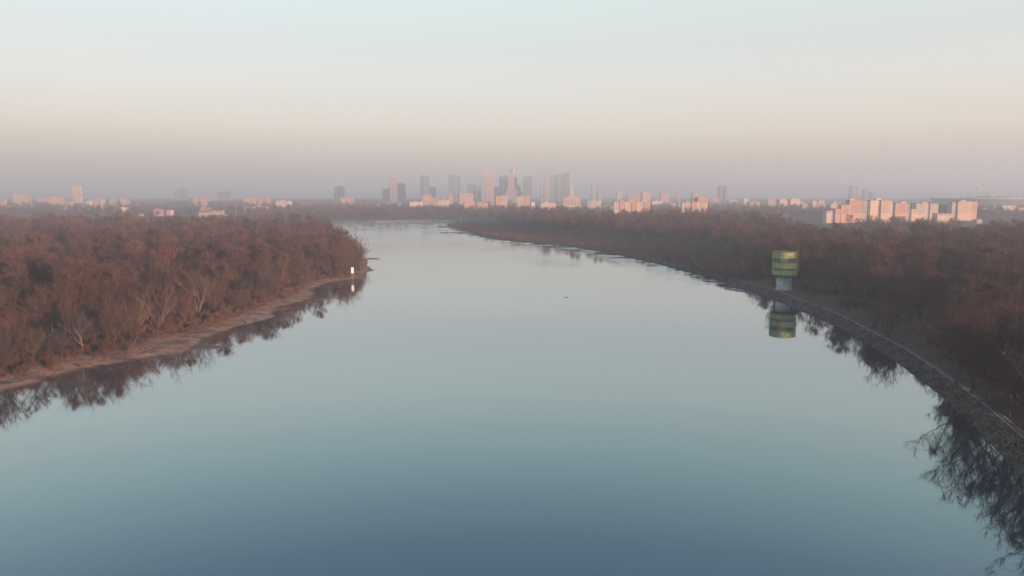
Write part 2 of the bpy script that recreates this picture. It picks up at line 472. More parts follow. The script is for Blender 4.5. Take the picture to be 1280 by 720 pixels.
def grow(h, style, lod):
    """style: broad, tall, multi (several stems), shrub.  lod 0 full, 1 mid, 2 far"""
    t = Tmpl()
    up = np.array([0, 0, 1.0])
    nl = {'broad': 6, 'tall': 7, 'multi': 5, 'shrub': 9}[style]
    twn = {0: (6, 11), 1: (2, 6), 2: (0, 0)}[lod]
    tww = {0: 0.05, 1: 0.11, 2: 0.34}[lod]
    twl = {0: (0.7, 1.7), 1: (1.0, 2.0), 2: (1.6, 3.0)}[lod]
    if style == 'shrub': tww *= 0.7; twl = (twl[0] * 0.6, twl[1] * 0.6)
    sides = {0: (6, 5, 3), 1: (4, 3, 3), 2: (3, 3, 3)}[lod]
    cw = {'broad': 0.33, 'tall': 0.20, 'multi': 0.36, 'shrub': 0.55}[style]

    def twigs(a, b, n, lift):
        for _ in range(n):
            f = rng.random(); p = a + (b - a) * f
            d = unit(unit(b - a) * 0.7 + rng.normal(0, 0.55, 3) + up * lift)
            t.sliver(p, d, rng.uniform(*twl) * h / 15 if style != 'shrub' else rng.uniform(*twl), tww * rng.uniform(0.7, 1.3))

    def limb(p, d, l, r, level):
        segs = 3 if level == 0 else 2
        q = p; dd = d
        pts = [p]
        for s in range(segs):
            dd = unit(dd + rng.normal(0, 0.13, 3) + up * (0.12 if level else 0.06))
            n_ = q + dd * l / segs
            if lod < 2 or level == 0:
                if not (lod == 1 and level == 2): t.tube(q, n_, r * (1 - 0.75 * s / segs), r * (1 - 0.75 * (s + 1) / segs), sides[min(level, 2)])
            q = n_; pts.append(q)
        if level == 0:
            for k_ in range(6 if lod == 0 else 5):
                f = rng.uniform(0.3, 1.0) * segs; i = min(int(f), segs - 1); a = pts[i] + (pts[i + 1] - pts[i]) * (f - i)
                az = rng.uniform(0, 6.283); sidev = np.array([math.cos(az), math.sin(az), 0])
                limb(a, unit(unit(pts[i + 1] - pts[i]) + sidev * 0.75 + up * 0.15), l * rng.uniform(0.3, 0.5), r * 0.36, 1)
            twigs(pts[-2], pts[-1], twn[0], 0.3)
        elif level == 1:
            if lod == 2:
                for _ in range(3): twigs(pts[0], pts[-1], 1, 0.35)
                return
            for k_ in range(4 if lod == 0 else 3):
                f = rng.uniform(0.35, 1.0) * segs; i = min(int(f), segs - 1); a = pts[i] + (pts[i + 1] - pts[i]) * (f - i)
                limb(a, unit(unit(pts[i + 1] - pts[i]) + rng.normal(0, 0.55, 3) + up * 0.2), l * rng.uniform(0.4, 0.65), r * 0.42, 2)
            twigs(pts[0], pts[-1], twn[0], 0.25)
        else:
            twigs(pts[0], pts[-1], twn[1], 0.25)

    r0 = h * (0.017 if style != 'tall' else 0.014)
    if style in ('broad', 'tall'):
        f0 = 0.22 if style == 'broad' else 0.3
        top = h * (0.62 if style == 'broad' else 0.86)
        lean = np.array([rng.normal(0, 0.04), rng.normal(0, 0.04), 1.0]); q = np.zeros(3) - up * 0.4
        pts = [q]
        for s in range(4):
            q = np.array([0, 0, 0]) + lean * top * (s + 1) / 4 + np.array([rng.normal(0, 0.15), rng.normal(0, 0.15), 0])
            t.tube(pts[-1], q, r0 * (1 - 0.8 * s / 4), r0 * (1 - 0.8 * (s + 1) / 4), sides[0]); pts.append(q)
        for i in range(nl + (1 if style == 'tall' else 0)):
            f = f0 + (0.97 - f0) * (i + rng.random() * 0.7) / nl; f = min(f, 0.99)
            z = f * top; a = lean * z
            az = i * 2.4 + rng.uniform(-0.5, 0.5); out = np.array([math.cos(az), math.sin(az), 0])
            spread = cw * h * (1.0 - 0.35 * abs(f - 0.55) / 0.45)
            rise = (h - z) * rng.uniform(0.55, 0.8)
            limb(a, unit(out * spread + up * rise * (0.7 if style == 'broad' else 0.9)), math.hypot(spread, rise) * rng.uniform(0.8, 1.0), r0 * 0.5, 0)
        limb(lean * top * 0.98, unit(up + rng.normal(0, 0.1, 3)), (h - top) * 0.85, r0 * 0.3, 0)
    else:
        for i in range(nl):
            az = i * 6.283 / nl + rng.uniform(-0.4, 0.4); out = np.array([math.cos(az), math.sin(az), 0])
            ln = h * rng.uniform(0.72, 0.98)
            limb(out * h * 0.015 - up * 0.3, unit(out * cw * rng.uniform(0.5, 1.1) + up), ln, r0 * (0.8 if style == 'multi' else 0.6), 0)
    # the fine outer brush of the crown: twigs fanning out from the middle
    if style != 'shrub':
        nf = {0: 1700, 1: 560, 2: 140}[lod]
        zc, rz_, rx = {'broad': (0.58, 0.44, 0.35), 'tall': (0.60, 0.42, 0.23), 'multi': (0.53, 0.48, 0.38)}[style]
        lob = [(rng.uniform(0, 6.28), rng.uniform(-0.6, 0.9)) for _ in range(5)]
        for _ in range(nf):
            d = unit(rng.normal(0, 1, 3)); rr = rng.beta(2.3, 1.5) * 1.0
            bump = 1 + 0.16 * 0.7 * sum(math.exp(-((math.atan2(d[1], d[0]) - a_ + math.pi) % (2 * math.pi) - math.pi) ** 2 / 0.3 - (d[2] - b_) ** 2 / 0.2) for a_, b_ in lob) - 0.12
            taper = 1.0 if d[2] > 0 else 0.8
            p = np.array([d[0] * rx * taper, d[1] * rx * taper, d[2] * rz_]) * h * rr * bump + np.array([0, 0, zc * h])
            e = unit(np.array([d[0] * rx, d[1] * rx, d[2] * rz_ * 0.6]) / rx * 0.75 + up * 1.05 + rng.normal(0, 0.27, 3))
            t.sliver(p, e, rng.uniform(*twl) * 1.1, tww * rng.uniform(0.5, 0.95))
    return t.arrays()


STYLES = [('broad', 15.0), ('broad', 17.0), ('multi', 13.0), ('tall', 20.0), ('multi', 15.0), ('broad', 14.0), ('tall', 18.0)]
T0 = [grow(h, s, 0) for s, h in STYLES]
T1 = [grow(h, s, 1) for s, h in STYLES]
T2 = [grow(h, s, 2) for s, h in STYLES]
SH0 = [grow(3.8, 'shrub', 0) for _ in range(3)]
SH1 = [grow(3.8, 'shrub', 1) for _ in range(3)]
SH2 = [grow(3.8, 'shrub', 2) for _ in range(2)]


def mass(name, items, mats):
    """items: (template, x, y, z, scale, angle, tint) -> one mesh"""
    Vs, Fs, Mi, Ti = [], [], [], []
    base = 0
    by = {}
    for it in items: by.setdefault(id(it[0]), (it[0], []))[1].append(it[1:])
    for tm, its in by.values():
        wv, wf, tv, tf = tm
        V = np.vstack([wv, tv]); F = np.vstack([wf, tf + len(wv)]); M = np.r_[np.ones(len(wf)), np.zeros(len(tf))]
        A = np.array(its, float); n = len(A)
        c, s_ = np.cos(A[:, 4]), np.sin(A[:, 4])
        sc = A[:, 3]
        X = (V[None, :, 0] * c[:, None] - V[None, :, 1] * s_[:, None]) * sc[:, None] + A[:, 0:1]
        Y = (V[None, :, 0] * s_[:, None] + V[None, :, 1] * c[:, None]) * sc[:, None] + A[:, 1:2]
        Z = V[None, :, 2] * sc[:, None] + A[:, 2:3]
        Vs.append(np.stack([X, Y, Z], 2).reshape(-1, 3))
        Fs.append((F[None] + (np.arange(n) * len(V))[:, None, None]).reshape(-1, 3) + base)
        Mi.append(np.tile(M, n)); Ti.append(np.repeat(A[:, 5], len(F)))
        base += n * len(V)
    me = np_mesh(name, np.vstack(Vs), np.vstack(Fs), np.concatenate(Mi), {'tint': np.concatenate(Ti)})
    return link(name, me, mats)


def jitter_grid(x0, x1, y0, y1, sp):
    xs = np.arange(x0, x1, sp); ys = np.arange(y0, y1, sp)
    A, B = np.meshgrid(xs, ys)
    p = np.stack([A.ravel(), B.ravel()], 1) + rng.uniform(-0.46, 0.46, (A.size, 2)) * sp
    return p[np.abs(p[:, 0]) < p[:, 1] * 0.76 + 55]


def pick_style(P):
    v = vnoise(P[:, 0], P[:, 1], 45, 8) + rng.normal(0, 0.22, len(P))
    return np.clip((v * len(STYLES)).astype(int), 0, len(STYLES) - 1)


cands = []
for (x0, x1, y0, y1, sp) in [(-420, 420, 85, 420, 7.6), (-720, 720, 420, 760, 8.8), (-1150, 1150, 760, 1500, 10.5)]:
    p = jitter_grid(x0, x1, y0, y1, sp); s = signed(p); rt = side_right(p)
    x, y = p[:, 0], p[:, 1]
    gap = vnoise(x, y, 38, 3)
    okl = (~rt) & (s > np.where(y < 330, 10.5, np.where(y < 430, 7.0, 3.5)) + np.where(y < 430, 7, 3) * vnoise(x, y, 18, 6)) & (y < 960 + 120 * vnoise(x, y, 200, 2)) & (gap > 0.16)
    okl &= ~((np.abs(x - G(232, 425)[0]) < 13) & (np.abs(y - G(232, 425)[1]) < 14))
    mn = np.where(y < 212, 11, np.where(y < 232, 17, np.where(y < 320, 25, np.where(y < 430, 19, np.where(y < 470, 30, np.where(y < 560, 55, 84))))))
    okr = rt & (s > mn + np.where(y < 215, 0, (vnoise(x, y, 22, 9) - 0.4) * 14)) & (y < 1480) & (gap > 0.2)
    okr &= y < np.interp(x / y, [0.05, 0.12, 0.3, 0.36, 0.42, 0.5], [1480, 1200, 1120, 880, 690, 660]) + 60 * (vnoise(x, y, 90, 5) - 0.5)
    k = okl | okr
    cands.append(np.column_stack([p[k], s[k], rt[k], np.full(k.sum(), sp)]))
# big trees leaning over the stone bank near the camera
big = []
for (px, py, k) in [(-4, 352, 3), (16, 348, 6), (40, 338, 3), (108, 332, 6), (150, 325, 3), (300, 330, 6), (1196, 478, 5), (1214, 490, 1), (1236, 503, 5), (1262, 518, 0), (1283, 540, 1), (1305, 552, 5), (1335, 575, 1), (1372, 600, 4), (1410, 640, 1), (1110, 420, 4), (1093, 409, 2), (1225, 470, 4), (1270, 500, 1), (1320, 540, 5)]:
    q_ = G(px, py, 2.6); s_ = signed(np.array([q_]))[0]; big.append([q_[0], q_[1], s_, float(px > 640), 100 + k])
cands.append(np.array(big))
C = np.vstack(cands)
# the apartment estate and the intake tower keep their ground free
TOW = np.array(XZ(979.6, 360, 370.0)[:1] + (370.0,))
C = C[np.hypot(C[:, 0] - TOW[0], C[:, 1] - TOW[1]) > 13]
CZ = height(C[:, :2], C[:, 2])
CS = pick_style(C[:, :2]); isbig = C[:, 4] >= 100; CS[isbig] = C[isbig, 4].astype(int) - 100
small = np.where((C[:, 2] < 22) & ~((C[:, 3] == 1) & (C[:, 1] < 215)) & ~((C[:, 3] == 0) & (C[:, 1] > 380)), 0.76, 1.0) * np.where((C[:, 3] == 1) & (C[:, 1] > 430) & (C[:, 2] < 90), 0.85, 1.0)
CSC = (0.62 + 0.66 * rng.beta(1.6, 1.5, len(C))) * small * np.where(C[:, 3] == 1, 1.02, 0.94)
CSC[isbig] = np.where((C[isbig, 1] < 215) | (C[isbig, 3] == 0), rng.uniform(1.12, 1.35, isbig.sum()), 0.8)
dist = np.hypot(C[:, 0], C[:, 1])
infr = np.abs(C[:, 0]) < C[:, 1] * 0.72 + 6
score = dist + 1.2 * np.minimum(C[:, 2], 80) + np.where(infr, 0, 1e4)
order = np.argsort(score)
isl = [i for i in order if C[i, 3] == 0][:160]; isr = [i for i in order if C[i, 3] == 1][:135]
chosen = set(isl) | set(isr)

UNITS = 'first second third fourth fifth sixth seventh eighth ninth tenth eleventh twelfth thirteenth fourteenth fifteenth sixteenth seventeenth eighteenth nineteenth'.split()
TENS = {2: 'twenty', 3: 'thirty', 4: 'forty', 5: 'fifty', 6: 'sixty', 7: 'seventy', 8: 'eighty', 9: 'ninety'}


def ordinal(n):
    if n < 20: return UNITS[n - 1]
    t_, u_ = divmod(n, 10)
    return {2: 'twentieth', 3: 'thirtieth', 4: 'fortieth', 5: 'fiftieth', 6: 'sixtieth', 7: 'seventieth', 8: 'eightieth', 9: 'ninetieth'}.get(t_, 'hundredth') if u_ == 0 else TENS.get(t_, 'hundred') + '-' + UNITS[u_ - 1]


def tree_meshes(tms, nm, mt, mb_):
    out = []
    for wv, wf, tv, tf in tms:
        a = np_mesh(nm + '_trunk', wv, wf); a.materials.append(mb_)
        c = np_mesh(nm + '_crown', tv, tf); c.materials.append(mt)
        out.append((a, c))
    return out


TM0 = tree_meshes(T0, 'bare_tree', M_twig, M_bark)
SM0 = tree_meshes(SH0, 'shrub', M_shrub, M_bark)
LOOK = {'broad': 'broad bare tree', 'tall': 'slender tall bare tree', 'multi': 'many stemmed bare willow tree'}


def put_tree(name, meshes, x, y, z, sc, rz, label, cat, group):
    r = empty(name, (x, y, z), rz); r.scale = (sc, sc, sc)
    tag(r, label, cat, group)
    for nm, me in zip(('trunk', 'crown'), meshes):
        o = bpy.data.objects.new(nm, me); COL.objects.link(o); o.parent = r
    return r


def scr(i): return C[i, 0] / C[i, 1]


for ids, bank, rowname in ((isl, 'left', 'left wooded bank'), (isr, 'right', 'right wooded bank')):
    ids = sorted(ids, key=scr)
    lim = 21 if bank == 'left' else 30
    front = [i for i in ids if C[i, 2] < lim]
    rank = {i: n + 1 for n, i in enumerate(front if bank == 'left' else front[::-1])}
    for i in ids:
        look = LOOK[STYLES[CS[i]][0]]
        if i in rank:
            lab = f"{look} by the water on the {bank} bank, {ordinal(rank[i])} from picture edge"
            grp = f'trees fronting the {bank} bank'
        else:
            zone = ('near' if C[i, 1] < (290 if bank == 'left' else 240) else 'farther')
            lab = f"{look} inside the {zone} {bank} bank wood, behind the front trees"
            grp = f'{STYLES[CS[i]][0]} trees inside the {zone} {bank} wood'
        put_tree('bare_tree', TM0[CS[i]], C[i, 0], C[i, 1], CZ[i], CSC[i], rng.uniform(0, 6.28), lab, 'tree', grp)

items = []
for i in range(len(C)):
    if i in chosen: continue
    tm = T1[CS[i]] if C[i, 1] < 620 else T2[CS[i]]
    items.append((tm, C[i, 0], C[i, 1], CZ[i], CSC[i] * (1.0 if C[i, 1] < 760 else 1.08), rng.uniform(0, 6.28), rng.random()))
print('forest items', len(items))
tag(mass('forest', items, [M_twig_s, M_bark_s]), 'dense leafless reddish brown forest stretching back on both banks', 'forest', kind='stuff')

# shrubs: low willow scrub along the right bank, bushes along the left shore
p = np.vstack([jitter_grid(-420, 420, 85, 460, 3.6), jitter_grid(-420, 420, 460, 1250, 5.0)])
s = signed(p); rt = side_right(p); x, y = p[:, 0], p[:, 1]
v = vnoise(x, y, 12, 12)
ok = (rt & (y > 415) & (s > 0.2) & (s < 96) & (v > np.where(s < 6, 0.0, 0.12))) | (rt & (y <= 415) & (s > 12) & (s < 44) & (v > np.where((y > 215) & (y < 330), 0.66, 0.55))) | ((~rt) & (y < 800) & (s > 8) & (s < 30) & (v > 0.36))
ok &= np.hypot(x - TOW[0], y - TOW[1]) > 7
S = np.column_stack([p[ok], s[ok], rt[ok]]); SZ = height(S[:, :2], S[:, 2])
sd = np.hypot(S[:, 0], S[:, 1]) + np.where(np.abs(S[:, 0]) < S[:, 1] * 0.71, 0, 1e4)
so = np.argsort(sd)
near = set([i for i in so if S[i, 3] == 0][:60]) | set([i for i in so if S[i, 3] == 1][:60])
nr = {}
for b_ in (0, 1):
    l_ = sorted([i for i in near if S[i, 3] == b_], key=lambda i: S[i, 0] / S[i, 1] * (1 if b_ == 0 else -1))
    nr.update({i: n + 1 for n, i in enumerate(l_)})
items = []
for i in range(len(S)):
    sc = rng.uniform(0.5, 1.1) * (0.74 if S[i, 3] and S[i, 1] > 415 else 0.8)
    if i in near:
        bank = 'right' if S[i, 3] else 'left'
        put_tree('shrub', SM0[i % 3], S[i, 0], S[i, 1], SZ[i], sc, rng.uniform(0, 6.28), f"low reddish leafless shrub on the {bank} bank, {ordinal(nr[i])} from the picture edge", 'shrub', f'shrubs along the {bank} bank')
    else:
        tm = SH1[i % 3] if S[i, 1] < 600 else SH2[i % 2]
        items.append((tm, S[i, 0], S[i, 1], SZ[i], sc, rng.uniform(0, 6.28), rng.random()))
tag(mass('scrub', items, [M_shrub_s, M_bark_s]), 'low reddish willow scrub covering the shore edges', 'scrub', kind='stuff')

# far woods
far = []
for (x0, x1, y0, y1, sp, th) in [(-1900, 1800, 870, 1500, 15, 0.47), (-1900, 1800, 1480, 2300, 17, 0.40), (-3300, 3300, 2300, 3400, 28, 0.50), (-4600, 4200, 3400, 6500, 34, 0.40)]:
    p = jitter_grid(x0, x1, y0, y1, sp); s = signed(p); x, y = p[:, 0], p[:, 1]
    v = vnoise(x * 0.45, y, 130, 21) * 0.7 + vnoise(x, y, 40, 22) * 0.3
    lim = np.where(x < -0.03 * y, np.where(y < 1500, 9.0, np.where(y > 3400, th * 0.6, th * 1.15)), th * 1.15)
    lim = np.where((np.abs(x / y + 0.16) < 0.2) & (y > 1380) & (y < 2200), 0.12, lim)      # the wood along the outer bend
    lim = np.where((y < 1500) & (x / y < 0.1), 9.0, lim)
    lim = np.where((x / y > 0.38) & (y < 1330), lim + 0.14, lim); lim = np.where((x > 0) & (y > 2300) & (y < 4300), lim + 0.09, lim)
    k = (s > 10) & (v > lim)
    for q in p[k]:
        far.append((T2[rnd.randrange(len(T2))], q[0], q[1], 1.8, rng.uniform(0.9, 1.2) * (1.0 if y0 < 2000 else 1.1), rng.uniform(0, 6.28), rng.random()))
print('far woods', len(far))
tag(mass('far_woods', far, [M_twig_s, M_bark_s]), 'bluish hazy woods beyond the river bend and among the city', 'woods', kind='stuff')

# dry grass and reeds on the shores
gv, gf, gt = [], [], []
p = np.vstack([jitter_grid(-260, 260, 90, 480, 1.15)])
s = signed(p); rt = side_right(p); v = vnoise(p[:, 0], p[:, 1], 6, 31)
ok = ((~rt) & (s > 4.5) & (s < 20) & (v > 0.35)) | (rt & (s > 9.8) & (s < 34) & (v > 0.25))
p = p[ok]; z = height(p, s[ok]); n = len(p); Kb = 7
bx = np.repeat(p, Kb, 0) + rng.normal(0, 0.35, (n * Kb, 2)); bz = np.repeat(z, Kb)
a = rng.uniform(0, 6.28, n * Kb); hgt = rng.uniform(0.2, 0.75, n * Kb); wd = 0.06
dx, dy = np.cos(a) * wd, np.sin(a) * wd
V = np.empty((n * Kb, 3, 3))
V[:, 0] = np.stack([bx[:, 0] - dx, bx[:, 1] - dy, bz - 0.1], 1); V[:, 1] = np.stack([bx[:, 0] + dx, bx[:, 1] + dy, bz - 0.1], 1)
V[:, 2] = np.stack([bx[:, 0] + rng.normal(0, 0.2, n * Kb), bx[:, 1] + rng.normal(0, 0.2, n * Kb), bz + hgt], 1)
me = np_mesh('dry_grass', V.reshape(-1, 3), np.arange(n * Kb * 3).reshape(-1, 3), attrs={'tint': np.repeat(rng.random(n), Kb)})
tag(link('dry_grass', me, M_grass), 'tufts of dry straw coloured grass along both shores', 'grass', kind='stuff')

# ------------------------------------------------------------------ sandbars, spits and groynes
M_sand = plain('river_sand', (0.34, 0.25, 0.18), 0.95, 0.2, 0.1, bump=0.3)
M_mud = plain('wet_mud', (0.12, 0.09, 0.075), 0.6, 0.25, 0.3, bump=0.3)


def spit(name, pts, wid, h, mat, kind=None, label=None, cat=None, wob=0.25):
    p = chaikin([G(*q) for q in pts], 2); p = resample(p, max(1.2, wid / 3))
    t_ = np.gradient(p, axis=0); t_ /= np.linalg.norm(t_, axis=1)[:, None]; nn = np.stack([-t_[:, 1], t_[:, 0]], 1)
    n_ = len(p); u = np.linspace(0, 1, n_); env = np.minimum(1, np.minimum(u, 1 - u) * 8 + 0.15) * (1 + rng.normal(0, wob, n_))
    of = np.array([-0.7, -0.45, -0.2, 0.05, 0.3, 0.5, 0.7]); zz = np.array([-0.9, 0.05, 0.75, 1.0, 0.7, 0.05, -0.9])
    V = np.zeros((n_, 7, 3)); V[:, :, :2] = p[:, None] + nn[:, None] * (of[None] * wid * env[:, None])[..., None]
    V[:, :, 2] = np.where(zz > 0, zz * h, zz * 0.8)[None] + rng.normal(0, h * 0.12, (n_, 7))
    V[:, [0, 6], 2] = -0.9
    kk = np.arange(n_ * 7).reshape(n_, 7)
    Fq = np.stack([kk[:-1, :-1].ravel(), kk[:-1, 1:].ravel(), kk[1:, 1:].ravel(), kk[1:, :-1].ravel()], 1)
    o = link(name, np_mesh(name, V.reshape(-1, 3), Fq, smooth=True), mat)
    return tag(o, label, cat, kind=kind)


spit('sandbar', [(352, 281.6), (380, 281.2), (415, 280.6), (446, 280.2)], 22, 0.8, M_sand, 'structure')
spit('sandbar', [(470, 277.4), (490, 277.0), (512, 276.6), (540, 276.9)], 24, 1.6, M_sand, 'structure')
spit('sandbar', [(572, 277.4), (578, 277.0), (590, 276.6)], 22, 2.2, M_sand, 'structure')
spit('mudbank', [(222, 437), (244, 436), (266, 434.4), (286, 432.6)], 4.5, 0.12, M_mud, 'structure')
spit('mudbank', [(392, 376), (406, 373.4), (424, 371.6)], 4.0, 0.12, M_mud, 'structure')
spit('mudbank', [(905, 361), (925, 363.5), (948, 369)], 4.0, 0.3, M_mud, 'structure')
M_groyne = plain('groyne_stone', (0.16, 0.13, 0.115), 0.9, 0.4, 0.6, bump=0.6)
spit('groyne', [(640, 299.6), (604, 293.2), (576, 291.4), (551, 291.3)], 7, 1.3, M_groyne, None, 'low dark stone groyne reaching into the river from the right bank, the nearer one', 'groyne')
spit('groyne', [(592, 288.2), (572, 285.2), (546, 283.4)], 7, 1.2, M_groyne, None, 'low dark stone groyne reaching into the river from the right bank, the farther one', 'groyne')

# driftwood
M_log = plain('wet_log', (0.07, 0.05, 0.04), 0.8, 0.3, 2.0)
lx, ly = G(468, 323.5)
mbx = MB(); mbx.tube((-5, 0.4, 0.5), (1, 0, 0.45), 0.35, 0.28, 8); mbx.tube((1, 0, 0.45), (5.2, -0.5, 0.75), 0.28, 0.12, 8); mbx.tube((2, -0.1, 0.5), (3.4, 0.6, 1.3), 0.12, 0.05, 6); mbx.tube((-2, 0.2, 0.5), (-1.2, -0.6, 1.1), 0.14, 0.06, 6)
tag(mbx.build('driftwood', M_log, None, (lx - 1, ly, -0.25)), 'dark fallen trunk sticking out over the water at the left headland', 'driftwood')
lx, ly = G(708, 372)
mbx = MB(); mbx.tube((-0.9, 0, 0), (0.3, 0.1, 0.05), 0.13, 0.12, 8); mbx.tube((0.3, 0.1, 0.05), (1.1, 0.35, 0.16), 0.12, 0.05, 8); mbx.tube((-0.2, 0, 0.08), (-0.05, -0.1, 0.42), 0.05, 0.02, 6)
tag(mbx.build('floating_log', M_log, None, (lx, ly, 0.0)), 'small dark log drifting in the middle of the calm river', 'log')

for (px, py, ln, ang, what) in [(30, 474, 6, 0.5, 'near the left picture edge'), (96, 456, 4.5, 2.6, 'beside the near left trees'), (150, 446, 7, 0.15, 'before the bushy shore trees'), (186, 440, 5, 1.1, 'beside the little sand spit'),
                                  (262, 416, 6, 0.4, 'past the sand spit'), (306, 402, 5, 2.2, 'halfway to the headland'), (352, 385, 6, 0.7, 'short of the headland'), (386, 371, 5, 0.2, 'below the headland wood')]:
    gx_, gy_ = G(px, py, 0.6); gz_ = float(height(np.array([[gx_, gy_]]))[0])
    q = MB(); q.tube((-ln / 2, 0, 0.12), (ln * 0.1, 0.1, 0.2), 0.26, 0.2, 8); q.tube((ln * 0.1, 0.1, 0.2), (ln / 2, -0.3, 0.45), 0.2, 0.07, 8); q.tube((0, 0, 0.2), (ln * 0.22, 0.9, 0.8), 0.09, 0.03, 6); q.tube((-ln * 0.2, 0, 0.2), (-ln * 0.1, -0.8, 0.6), 0.08, 0.03, 6)
    tag(q.build('driftwood', M_log, None, (gx_, gy_, gz_), ang), f'bare dark driftwood log lying on the left sandy shore {what}', 'driftwood')

# ------------------------------------------------------------------ water intake tower
M_ygreen = plain('yellow_green_panel', (0.40, 0.40, 0.15), 0.75, 0.18, 0.7)
M_green = plain('green_panel', (0.27, 0.35, 0.145), 0.75, 0.2, 0.7)
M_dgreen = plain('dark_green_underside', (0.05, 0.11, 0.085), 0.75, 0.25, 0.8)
M_conc = plain('stained_concrete', (0.46, 0.45, 0.41), 0.9, 0.28, 0.35, bump=0.2)
M_roofdeck = plain('sunlit_orange_roof_deck', (0.30, 0.19, 0.125), 0.9, 0.2, 0.5)  # orange sunlight on the rim's inner side is put into this colour
M_sunlit_red = plain('sunlit_red_orange', (0.50, 0.15, 0.07), 0.7, 0.2, 1.0)  # reddish ladder, with the orange of the sunlit edge mixed into its colour
M_glassdk = plain('dark_window_glass', (0.035, 0.05, 0.05), 0.7, 0.2, 1.0)
tx, ty = TOW; tz = 2.7
tw = empty('water_intake_tower', (tx, ty, tz))
tw.scale = (0.93, 0.93, 1.0)
tag(tw, 'round green and yellow water intake tower on a pale concrete column by the right bank', 'tower')
zb_top = CAMH - (CAMH - 10.4) * 1.034 - tz
c = MB(); c.rings([(4.35, -0.6), (4.35, 0.5), (3.95, 0.6), (3.9, 5.6), (4.1, zb_top)], 40); c.build('column', M_conc, tw, smooth=False)
NS = 44


def facade(z0, z1, r0, r1):
    q = MB()
    for i in range(NS):
        a0, a1 = 2 * math.pi * i / NS, 2 * math.pi * (i + 1) / NS
        P_ = lambda a, r, z: (r * math.cos(a), r * math.sin(a), z)
        mi = 0 if (i * 7) % 5 < 3 else 1
        q.add([P_(a0, r0, z0), P_(a1, r0, z0), P_(a1, r1, z1), P_(a0, r1, z1)], [(0, 1, 2, 3)], mi)
        e = 0.012
        q.add([P_(a0 - e, r0 + .1, z0), P_(a0 + e, r0 + .1, z0), P_(a0 + e, r1 + .1, z1), P_(a0 - e, r1 + .1, z1), P_(a0 - e, r0 - .1, z0), P_(a0 + e, r0 - .1, z0), P_(a0 + e, r1 - .1, z1), P_(a0 - e, r1 - .1, z1)],
              [(0, 1, 2, 3), (0, 3, 7, 4), (1, 5, 6, 2), (3, 2, 6, 7), (0, 4, 5, 1)], 1)
    q.rings([(r0 - 0.5, z0), (r0, z0)], NS, 1, False, False); q.rings([(r1, z1), (r1 - 0.5, z1)], NS, 1, False, False)
    return q


off = 0.0
zb = lambda z: CAMH - (CAMH - z) * 1.034 - tz
facade(zb(19.5), zb(22.3), 6.56, 6.56).build('facade', [M_ygreen, M_green], tw)
facade(zb(14.8), zb(17.3), 6.55, 6.56).build('facade', [M_ygreen, M_green], tw)
facade(zb(11.3), zb(13.5), 6.38, 6.54).build('facade', [M_green, M_ygreen], tw)
for z0, z1, r in ((13.5, 14.8, 6.4), (17.3, 19.5, 6.48)):
    w_ = MB(); w_.rings([(r, zb(z0) - 0.02), (r, zb(z1) + 0.02)], NS, 0, False, False)
    wb = w_.build('window_band', M_glassdk, tw)
    mu = MB()
    for i in range(NS):
        a = 2 * math.pi * (i + 0.5) / NS
        x_, y_ = r * math.cos(a), r * math.sin(a)
        mu.tube((x_, y_, zb(z0)), (x_, y_, zb(z1)), 0.13, 0.13, 4)
    mu.build('mullions', M_green, wb)
pa = MB(); pa.rings([(6.56, zb(22.3)), (6.6, zb(22.32)), (6.6, zb(22.75)), (6.35, zb(22.75)), (6.35, zb(21.7))], 64, 0, False, False)
pa.build('parapet', M_roofdeck, tw)
rd = MB(); rd.rings([(6.45, zb(21.68)), (6.45, zb(21.75)), (0.5, zb(21.9))], 64); rd.build('roof_deck', M_roofdeck, tw)
un = MB(); un.rings([(4.0, zb(10.35)), (5.7, zb(10.45)), (6.3, zb(11.3))], NS, 0, False, False)
for i in range(NS):
    a = 2 * math.pi * i / NS; l = 0.3 + 1.3 * abs(math.sin(i * 2.7)) ** 3
    f_ = lambda da, r, z: (r * math.cos(a + da), r * math.sin(a + da), z)
    un.add([f_(-.06, 5.55, zb(10.46)), f_(.06, 5.55, zb(10.46)), f_(.02, 5.3, zb(10.46) - l)], [(0, 1, 2)])
un.build('underside', M_dgreen, tw)
ld = MB()
for da in (-0.07, 0.07):
    a = R(-16) + da
    ld.tube((7.0 * math.cos(a), 7.0 * math.sin(a), zb(13)), (7.05 * math.cos(a), 7.05 * math.sin(a), zb(23.2)), 0.22, 0.22, 6)
for i in range(18):
    z_ = zb(13.3 + i * 0.57)
    ld.tube((7.0 * math.cos(R(-16) - .07), 7.0 * math.sin(R(-16) - .07), z_), (7.0 * math.cos(R(-16) + .07), 7.0 * math.sin(R(-16) + .07), z_), 0.06, 0.06, 4)
ld.build('ladder', M_sunlit_red, tw)

# ------------------------------------------------------------------ navigation board on the left headland
M_white = plain('white_board_paint', (0.82, 0.80, 0.77), 0.5, 0.04, 1.0)
M_steel = plain('grey_steel', (0.25, 0.25, 0.25), 0.5, 0.2, 1.0)
nx_, ny_ = G(439, 350.2); ny_ += 4
nz_ = float(height(np.array([[nx_, ny_]]))[0])
nb = empty('navigation_board', (nx_, ny_, nz_), R(8)); tag(nb, 'bright white upright navigation board on a post at the left headland', 'sign')
q = MB(); q.box(-0.75, 0.75, -0.06, 0.06, 3.6, 7.1); q.build('board', M_white, nb)
q = MB(); q.tube((0, 0.14, -0.5), (0, 0.14, 6.8), 0.1, 0.09, 8); q.build('post', M_steel, nb)
for s_ in (-1, 1):
    q = MB(); q.tube((s_ * 0.95, 0.9, -0.4), (s_ * 0.1, 0.16, 4.4), 0.06, 0.06, 6); q.build('brace', M_steel, nb)

# ------------------------------------------------------------------ city


